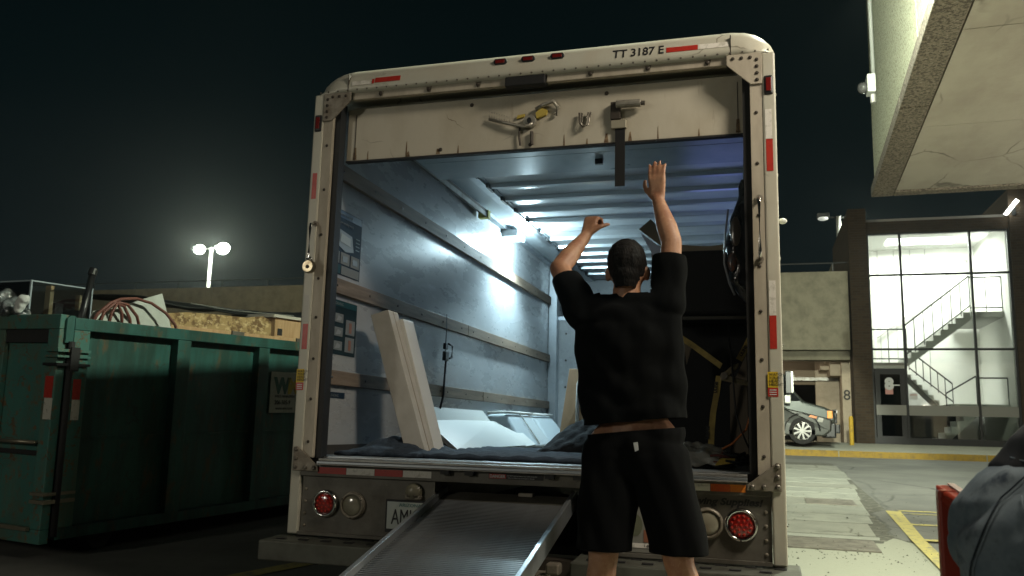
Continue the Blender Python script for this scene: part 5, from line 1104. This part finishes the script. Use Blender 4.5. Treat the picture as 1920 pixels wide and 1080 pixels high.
MB().tube([dl(1.9, .80, 1.895), dl(2.5, .80, 1.885), dl(3.4, .80, 1.925)], .006, 6).build('edge_cord', M('dull cord', (.16, .17, .15), .8), t)
mb = MB().box((1.4, .86, 1.45), (4.6, 1.9, 1.74)); mb.v = [dl(*v) for v in mb.v]; mb.build('load_under', DARK, t)

# ============================================================ PEOPLE
def chain(mb, pts, rs):
    for i in range(len(pts) - 1): mb.cap(pts[i], rs[i], pts[i + 1], rs[i + 1], 12)
def hand(mb, wrist, tip_dir, palm_n, thumb_dir, curl, L=.185, close=1.0):
    """five fingers on a palm; palm_n points out of the palm, curl 0 straight .. 1 fist"""
    wv = Vector(wrist); d = Vector(tip_dir).normalized(); n = Vector(palm_n); n = (n - d * n.dot(d)).normalized(); s = Vector(thumb_dir); s = (s - d * s.dot(d) - n * s.dot(n)).normalized()
    k = L / .185
    for q in (-.028, -.009, .010, .028):
        mb.cap(wv + d * .005 * k + s * q * .55 * k, .015 * k, wv + d * .092 * k + s * q * k, .0125 * k, 10)
    for q, ln in ((.031, .072), (.0105, .082), (-.010, .077), (-.030, .060)):
        p = wv + d * .094 * k + s * q * k; a = 0; r = .0092 * k; q *= close * 2 - 1
        for seg, f in enumerate((.42, .33, .25)):
            a += curl * (1.25, 1.5, 1.0)[seg]
            e_ = p + (d * math.cos(a) + n * math.sin(a)) * ln * f * 1.05 * k + s * q * .12
            mb.cap(p, r, e_, r * .92, 10); p = e_; r *= .92
    p = wv + s * .022 * k + d * .02 * k; q1 = p + (s * .7 + d * .75 + n * .25).normalized() * .045 * k; q2 = q1 + (s * .35 + d * .8 + n * (.25 + curl * .5)).normalized() * .033 * k; q3 = q2 + (s * .0 + d * .8 + n * (.3 + curl * .7)).normalized() * .026 * k
    mb.cap(p, .016 * k, q1, .012 * k, 10); mb.cap(q1, .012 * k, q2, .0108 * k, 10); mb.cap(q2, .0105 * k, q3, .009 * k, 10)
MAN = thing('person', 'man in black T-shirt and shorts seen from behind, both arms raised to the door', 'person', (.66, -.55, 0))
b = MB()
SL, SR = Vector((.425, -.54, 1.475)), Vector((.765, -.54, 1.505))
EL, ER = Vector((.300, -.46, 1.685)), Vector((.785, -.50, 1.775))
WL, WR = Vector((.385, -.31, 1.862)), Vector((.722, -.44, 1.975))
HL, HRr = Vector((.545, -.55, .94)), Vector((.735, -.55, .95))
# torso
b.ball((.645, -.55, .97), (.165, .105, .13)); b.ball((.64, -.55, 1.12), (.145, .095, .16)); b.ball((.61, -.555, 1.32), (.17, .105, .19)); b.ball((.60, -.555, 1.44), (.165, .085, .09))
b.cap(SL, .055, SR, .055)
b.cap((.600, -.55, 1.46), .062, (.606, -.535, 1.60), .056)       # neck
b.ball((.606, -.525, 1.665), (.076, .097, .108)); b.ball((.606, -.545, 1.690), (.077, .085, .090)); b.ball((.606, -.49, 1.600), (.052, .062, .062))
b.ball((.606, -.432, 1.645), (.012, .022, .026)); b.ball((.606, -.440, 1.605), (.022, .012, .010))   # nose, mouth
for sx in (-1, 1):
    b.ball((.606 + sx * .030, -.440, 1.672), (.014, .010, .009)); b.ball((.606 + sx * .082, -.528, 1.640), (.012, .020, .033), rot=Matrix.Rotation(sx * .25, 3, 'Z'))
chain(b, [SL, EL], [.054, .044]); chain(b, [EL, EL.lerp(WL, .35), WL], [.043, .044, .026])
chain(b, [SR, ER], [.054, .043]); chain(b, [ER, ER.lerp(WR, .35), WR], [.043, .044, .027])
hand(b, WL, (.22, .30, .92), (.35, .93, -.3), (.93, -.3, .0), .98, .185, .92)
hand(b, WR, (-.05, .04, 1), (.25, .96, -.1), (-.95, .25, .1), .10, .19, .72)
KL, KR = Vector((.525, -.60, .50)), Vector((.815, -.58, .50)); AL, AR = Vector((.475, -.52, .09)), Vector((.965, -.50, .09))
for h_, k_, a_ in ((HL, KL, AL), (HRr, KR, AR)):
    chain(b, [h_, k_], [.092, .058]); chain(b, [k_, k_.lerp(a_, .3) + Vector((0, -.02, 0)), a_], [.056, .060, .037])
    b.cap(a_ + Vector((0, -.03, -.04)), .04, a_ + Vector((0, .16, -.055)), .033)
body = organic(b, 'body', SKIN, MAN, .0065, 5)
# hair cap
hb = MB(); hb.ball((.606, -.530, 1.678), (.082, .102, .106)); hb.ball((.606, -.556, 1.692), (.083, .088, .092)); hb.cap((.606, -.578, 1.635), .060, (.606, -.578, 1.60), .050)
hair = organic(hb, 'hair', HAIR, MAN, .006, 4, lambda c: .0025 * noise.noise(c * 90))
me = hair.data; bm = bmesh.new(); bm.from_mesh(me)
kill = [v for v in bm.verts if (v.co.y + MAN.location.y > -.485 and v.co.z < 1.70) or v.co.z < 1.572]
bmesh.ops.delete(bm, geom=kill, context='VERTS'); bm.to_mesh(me); bm.free()
# T-shirt
s = MB(); s.ball((.60, -.555, 1.44), (.185, .105, .085)); s.ball((.605, -.555, 1.32), (.200, .128, .21)); s.ball((.63, -.555, 1.16), (.185, .125, .20))
s.ball((.642, -.555, 1.075), (.185, .125, .085)); s.cap((.56, -.555, 1.08), .118, (.565, -.555, .96), .116); s.cap((.725, -.555, 1.08), .118, (.720, -.555, .96), .116); s.cap(SL, .070, SR, .070); s.cap((.60, -.55, 1.47), .075, (.603, -.545, 1.515), .068)
s.cap((.46, -.55, 1.38), .07, (.50, -.555, 1.1), .085); s.cap((.76, -.55, 1.42), .07, (.765, -.555, 1.12), .082)
s.cap(SL, .072, SL.lerp(EL, .66), .064); s.cap(SR, .072, SR.lerp(ER, .74), .066)
def wr(c): return .010 * noise.noise((c.x * 9, c.y * 9, c.z * 4)) + .005 * noise.noise((c.x * 24, c.y * 24, c.z * 10)) + .004 * math.sin((c.x * .6 + c.z) * 42 + 3 * noise.noise(c * 5))
shirt = organic(s, 'shirt', SHIRT, MAN, .009, 6, wr)
def lc(v): return v.co + MAN.location
cut(shirt, (.5, -.55, 1.022), (.10, 0, -1), lambda c: c.z < 1.3)
cut(shirt, (.603, -.52, 1.532), (0, .25, 1), lambda c: abs(c.x - .603) < .10 and c.z > 1.50)
cut(shirt, SL + (EL - SL).normalized() * .190, EL - SL, lambda c: c.x < .42 and c.z > 1.52)
cut(shirt, SR + (ER - SR).normalized() * .205, ER - SR, lambda c: c.x > .70 and c.z > 1.60)
so = shirt.modifiers.new('t', 'SOLIDIFY'); so.thickness = .004; so.offset = 1
# shorts
s = MB(); s.ball((.645, -.55, .935), (.185, .130, .10)); s.cap((.55, -.555, .90), .115, (.725, -.555, .90), .115)
s.cap((.548, -.555, .88), .115, (.532, -.595, .58), .107); s.cap((.738, -.555, .88), .116, (.808, -.58, .60), .107); s.cap((.532, -.595, .58), .107, (.529, -.597, .48), .107); s.cap((.808, -.58, .60), .107, (.816, -.58, .48), .106)
s.cap((.56, -.552, .985), .105, (.73, -.552, .995), .105)
sh = organic(s, 'shorts', SHORTS, MAN, .009, 5, lambda c: .008 * noise.noise((c.x * 10, c.y * 10, c.z * 4)) + .004 * math.sin((c.x + c.z * .3) * 60 + 4 * noise.noise(c * 4)))
cut(sh, (.5, -.55, .545), (0, 0, -1)); cut(sh, (.5, -.55, .984), (-.10, 0, 1))
so = sh.modifiers.new('t', 'SOLIDIFY'); so.thickness = .005; so.offset = 1
MB().prism([(.655, -.688, .955), (.672, -.690, .958), (.676, -.692, .928), (.662, -.69, .922)], (0, -.003, 0)).build('care_tag', PAPER, MAN)
for a_ in (AL, AR):
    s = MB(); s.cap(a_ + Vector((0, -.045, -.035)), .05, a_ + Vector((0, .05, -.035)), .05); s.cap(a_ + Vector((0, .05, -.04)), .047, a_ + Vector((0, .17, -.05)), .038); s.cap(a_ + Vector((0, -.01, 0)), .047, a_ + Vector((0, 0, .03)), .045)
    organic(s, 'shoe', BLKP, MAN, .01, 4)

# bending person at the lower right, mostly out of frame
PBD = Vector((-.03, -.16, .045))
PB = thing('person', 'bending person in blue jeans and black top at the lower right corner', 'person', (1.8, -1.9, 0))
b = MB(); HP = Vector((1.715, -1.86, .765))
b.ball(HP, (.17, .16, .15)); chain(b, [HP + Vector((.02, -.09, -.03)), (1.74, -1.98, .45), (1.70, -1.98, .08)], [.12, .08, .045]); chain(b, [HP + Vector((.02, .09, -.03)), (1.86, -1.74, .45), (1.80, -1.72, .08)], [.12, .08, .045])
chain(b, [HP, (1.90, -1.86, .98), (2.16, -1.86, 1.16)], [.145, .14, .15]); b.cap((2.16, -2.02, 1.16), .06, (2.16, -1.70, 1.16), .06)
b.cap((2.20, -1.86, 1.18), .055, (2.30, -1.86, 1.22), .052); b.ball((2.38, -1.86, 1.24), (.10, .078, .10)); b.ball((2.46, -1.86, 1.17), (.025, .015, .02))
for yy_ in (-2.03, -1.69):
    chain(b, [(2.16, yy_, 1.14), (2.24, yy_, .88), (2.34, yy_, .66)], [.055, .042, .028]); hand(b, (2.34, yy_, .66), (.3, 0, -1), (-.2, 0, -.1), (0, .3, 0), .3)
    b.ball((2.38, yy_ * .25 + -1.86 * .75 , 1.24), (.02, .012, .03))
for yy_ in (-1.98, -1.72): b.cap((1.68, yy_, .05), .04, (1.90, yy_, .04), .035)
organic(b, 'body', SKIN, PB, .009, 5)
s = MB(); s.ball(HP + Vector((0, 0, .0)), (.198, .195, .175)); s.cap(HP, .165, (1.80, -1.86, .87), .168)
for q in (((1.74, -1.955, .74), (1.745, -1.985, .45), (1.70, -1.985, .08)), ((1.74, -1.765, .74), (1.865, -1.74, .45), (1.80, -1.72, .08))): chain(s, list(q), [.148, .105, .085])
s.ball((1.66, -1.93, .72), (.14, .13, .15))
def fold(c): return .013 * abs(math.sin((c.z * 1.0 - c.x * .75 + c.y * .5) * 34 + 2.6 * noise.noise(c * 3.0))) ** .6 * (.3 + .9 * abs(noise.noise(c * 3.3))) + .004 * noise.noise(c * 7) + .003 * noise.noise(c * 26)
jn = organic(s, 'jeans', DENIM, PB, .009, 6, fold)
cut(jn, HP + Vector((.7, 0, .75)).normalized() * .10, (.62, 0, .78))
so = jn.modifiers.new('t', 'SOLIDIFY'); so.thickness = .006
from mathutils.bvhtree import BVHTree
bv_ = BVHTree.FromPolygons([v.co.copy() for v in jn.data.vertices], [tuple(p.vertices) for p in jn.data.polygons])
def seam(pts, r, mat, name, close=False):
    out = []
    for a, b_ in zip(pts[:-1], pts[1:]):
        for q in range(10):
            u = a[0] + (b_[0] - a[0]) * q / 10; v = a[1] + (b_[1] - a[1]) * q / 10
            org = Vector((1.1 + .25 * u, -3.0, .95)); tgt = Vector((1.47 + u * .5, -1.95, .60 + v * .45))
            hit = bv_.ray_cast(org - PB.location, (tgt - org).normalized())
            if hit[0] is not None: out.append(hit[0] + hit[1] * .004 + PB.location)
    if len(out) > 3: MB().tube(out, r, 6).build(name, mat, PB, smooth=True)
DST = M('faded denim seam', (.16, .20, .235), .9); DSD = M('dark denim seam', (.03, .045, .06), .9)
seam([(.10, .0), (.16, .3), (.26, .55), (.42, .72)], .0016, DSD, 'side_seam'); seam([(.115, .0), (.175, .3), (.275, .54), (.43, .70)], .0009, DST, 'side_seam')
for rr_, mt_, k_ in ((.0009, DST, 0), (.0009, DST, .018)): seam([(.34 + k_, .56 - k_), (.40 + k_, .16 + k_), (.56, .06 + k_), (.74 - k_, .18 + k_), (.70 - k_, .60 - k_), (.34 + k_, .56 - k_)], rr_, mt_, 'pocket_seam')
seam([(.28, .72), (.5, .66), (.8, .64)], .0012, DST, 'waist_seam')
s = MB(); s.cap((1.765, -1.86, .84), .180, (1.95, -1.86, 1.02), .175); s.cap((1.95, -1.86, 1.02), .175, (2.16, -1.86, 1.16), .17); s.cap((2.16, -2.02, 1.16), .085, (2.16, -1.70, 1.16), .085)
for yy_ in (-2.03, -1.69): s.cap((2.16, yy_, 1.14), .075, (2.22, yy_, .94), .06)
organic(s, 'top', M('black jersey', (.012, .014, .018), .9), PB, .010, 4, lambda c: .010 * math.sin((c.x - c.z * .8) * 45 + 3 * noise.noise(c * 4)) + .006 * noise.noise(c * 12))
for yy_ in (-1.98, -1.72):
    s = MB(); s.cap((1.66, yy_, .055), .05, (1.90, yy_, .045), .042); organic(s, 'shoe', BLKP, PB, .012, 3)
PB.location += PBD
HT = thing('hand_truck', 'red tubular hand truck frame standing in front of the blue jeans', 'hand truck', (1.5, -2.0, 0))
def hb_(n, a, b_, r=.017): return MB().box((a[0] - r, a[1] - r * .8, a[2]), (b_[0] + r, b_[1] + r * .8, b_[2])).build(n, HTRED, HT, bevel=.006)
MB().box((1.488, -1.93, .05), (1.526, -1.895, .895)).build('upright', HTRED, HT, bevel=.005)
MB().box((1.488, -2.36, .05), (1.526, -2.325, .895)).build('upright', HTRED, HT, bevel=.005) if False else None
MB().hexa([(1.488, -1.93, .872), (1.526, -1.93, .872), (1.575, -2.04, .815), (1.545, -2.06, .815), (1.484, -1.892, .905), (1.526, -1.892, .905), (1.585, -2.03, .850), (1.545, -2.055, .850)]).build('top_bar', HTRED, HT, bevel=.006)
MB().hexa([(1.512, -1.897, .9055), (1.526, -1.897, .9055), (1.583, -2.028, .8505), (1.571, -2.034, .8505), (1.512, -1.897, .908), (1.526, -1.897, .908), (1.583, -2.028, .8535), (1.571, -2.034, .8535)]).build('edge_highlight', M('painted edge highlight', (.60, .50, .45), .3), HT)  # highlight along the bar, painted as a pale strip
MB().box((1.555, -2.065, .05), (1.585, -2.035, .814)).build('upright', HTRED, HT, bevel=.005)
for zz in (.25, .5): MB().hexa([(1.495, -1.93, zz), (1.52, -1.92, zz), (1.58, -2.01, zz), (1.555, -2.02, zz), (1.495, -1.93, zz + .03), (1.52, -1.92, zz + .03), (1.58, -2.01, zz + .03), (1.555, -2.02, zz + .03)]).build('cross_bar', HTRED, HT)
MB().hexa([(1.45, -1.95, .015), (1.62, -1.8, .015), (1.80, -2.0, .015), (1.63, -2.18, .015), (1.45, -1.95, .03), (1.62, -1.8, .03), (1.80, -2.0, .03), (1.63, -2.18, .03)]).build('toe_plate', ALUD, HT)
for c in ((1.50, -1.90, .1), (1.68, -2.15, .1)): MB().tube([(c[0] - .02, c[1] + .02, .1), (c[0] + .02, c[1] - .02, .1)], .1, 18).build('wheel', TIRE, HT, bevel=.01)

# ============================================================ NIGHT HAZE
hz = MB().box((-80, -45, -1.2), (55, 55, 14)).build('haze', M('unused', (1, 1, 1)), None)
hm_ = bpy.data.materials.new('thin night haze'); hm_.use_nodes = True; t_ = hm_.node_tree; t_.nodes.clear()
vo = t_.nodes.new('ShaderNodeVolumePrincipled'); vo.inputs['Color'].default_value = (.85, .95, .95, 1); vo.inputs['Density'].default_value = .0006; vo.inputs['Anisotropy'].default_value = .86  # volume added for the glow around the lamps, in place of glare
mo = t_.nodes.new('ShaderNodeOutputMaterial'); t_.links.new(vo.outputs[0], mo.inputs['Volume'])
hz.data.materials.clear(); hz.data.materials.append(hm_); hz['kind'] = 'stuff'; hz['label'] = 'thin night haze added to give the lamps a soft glow'
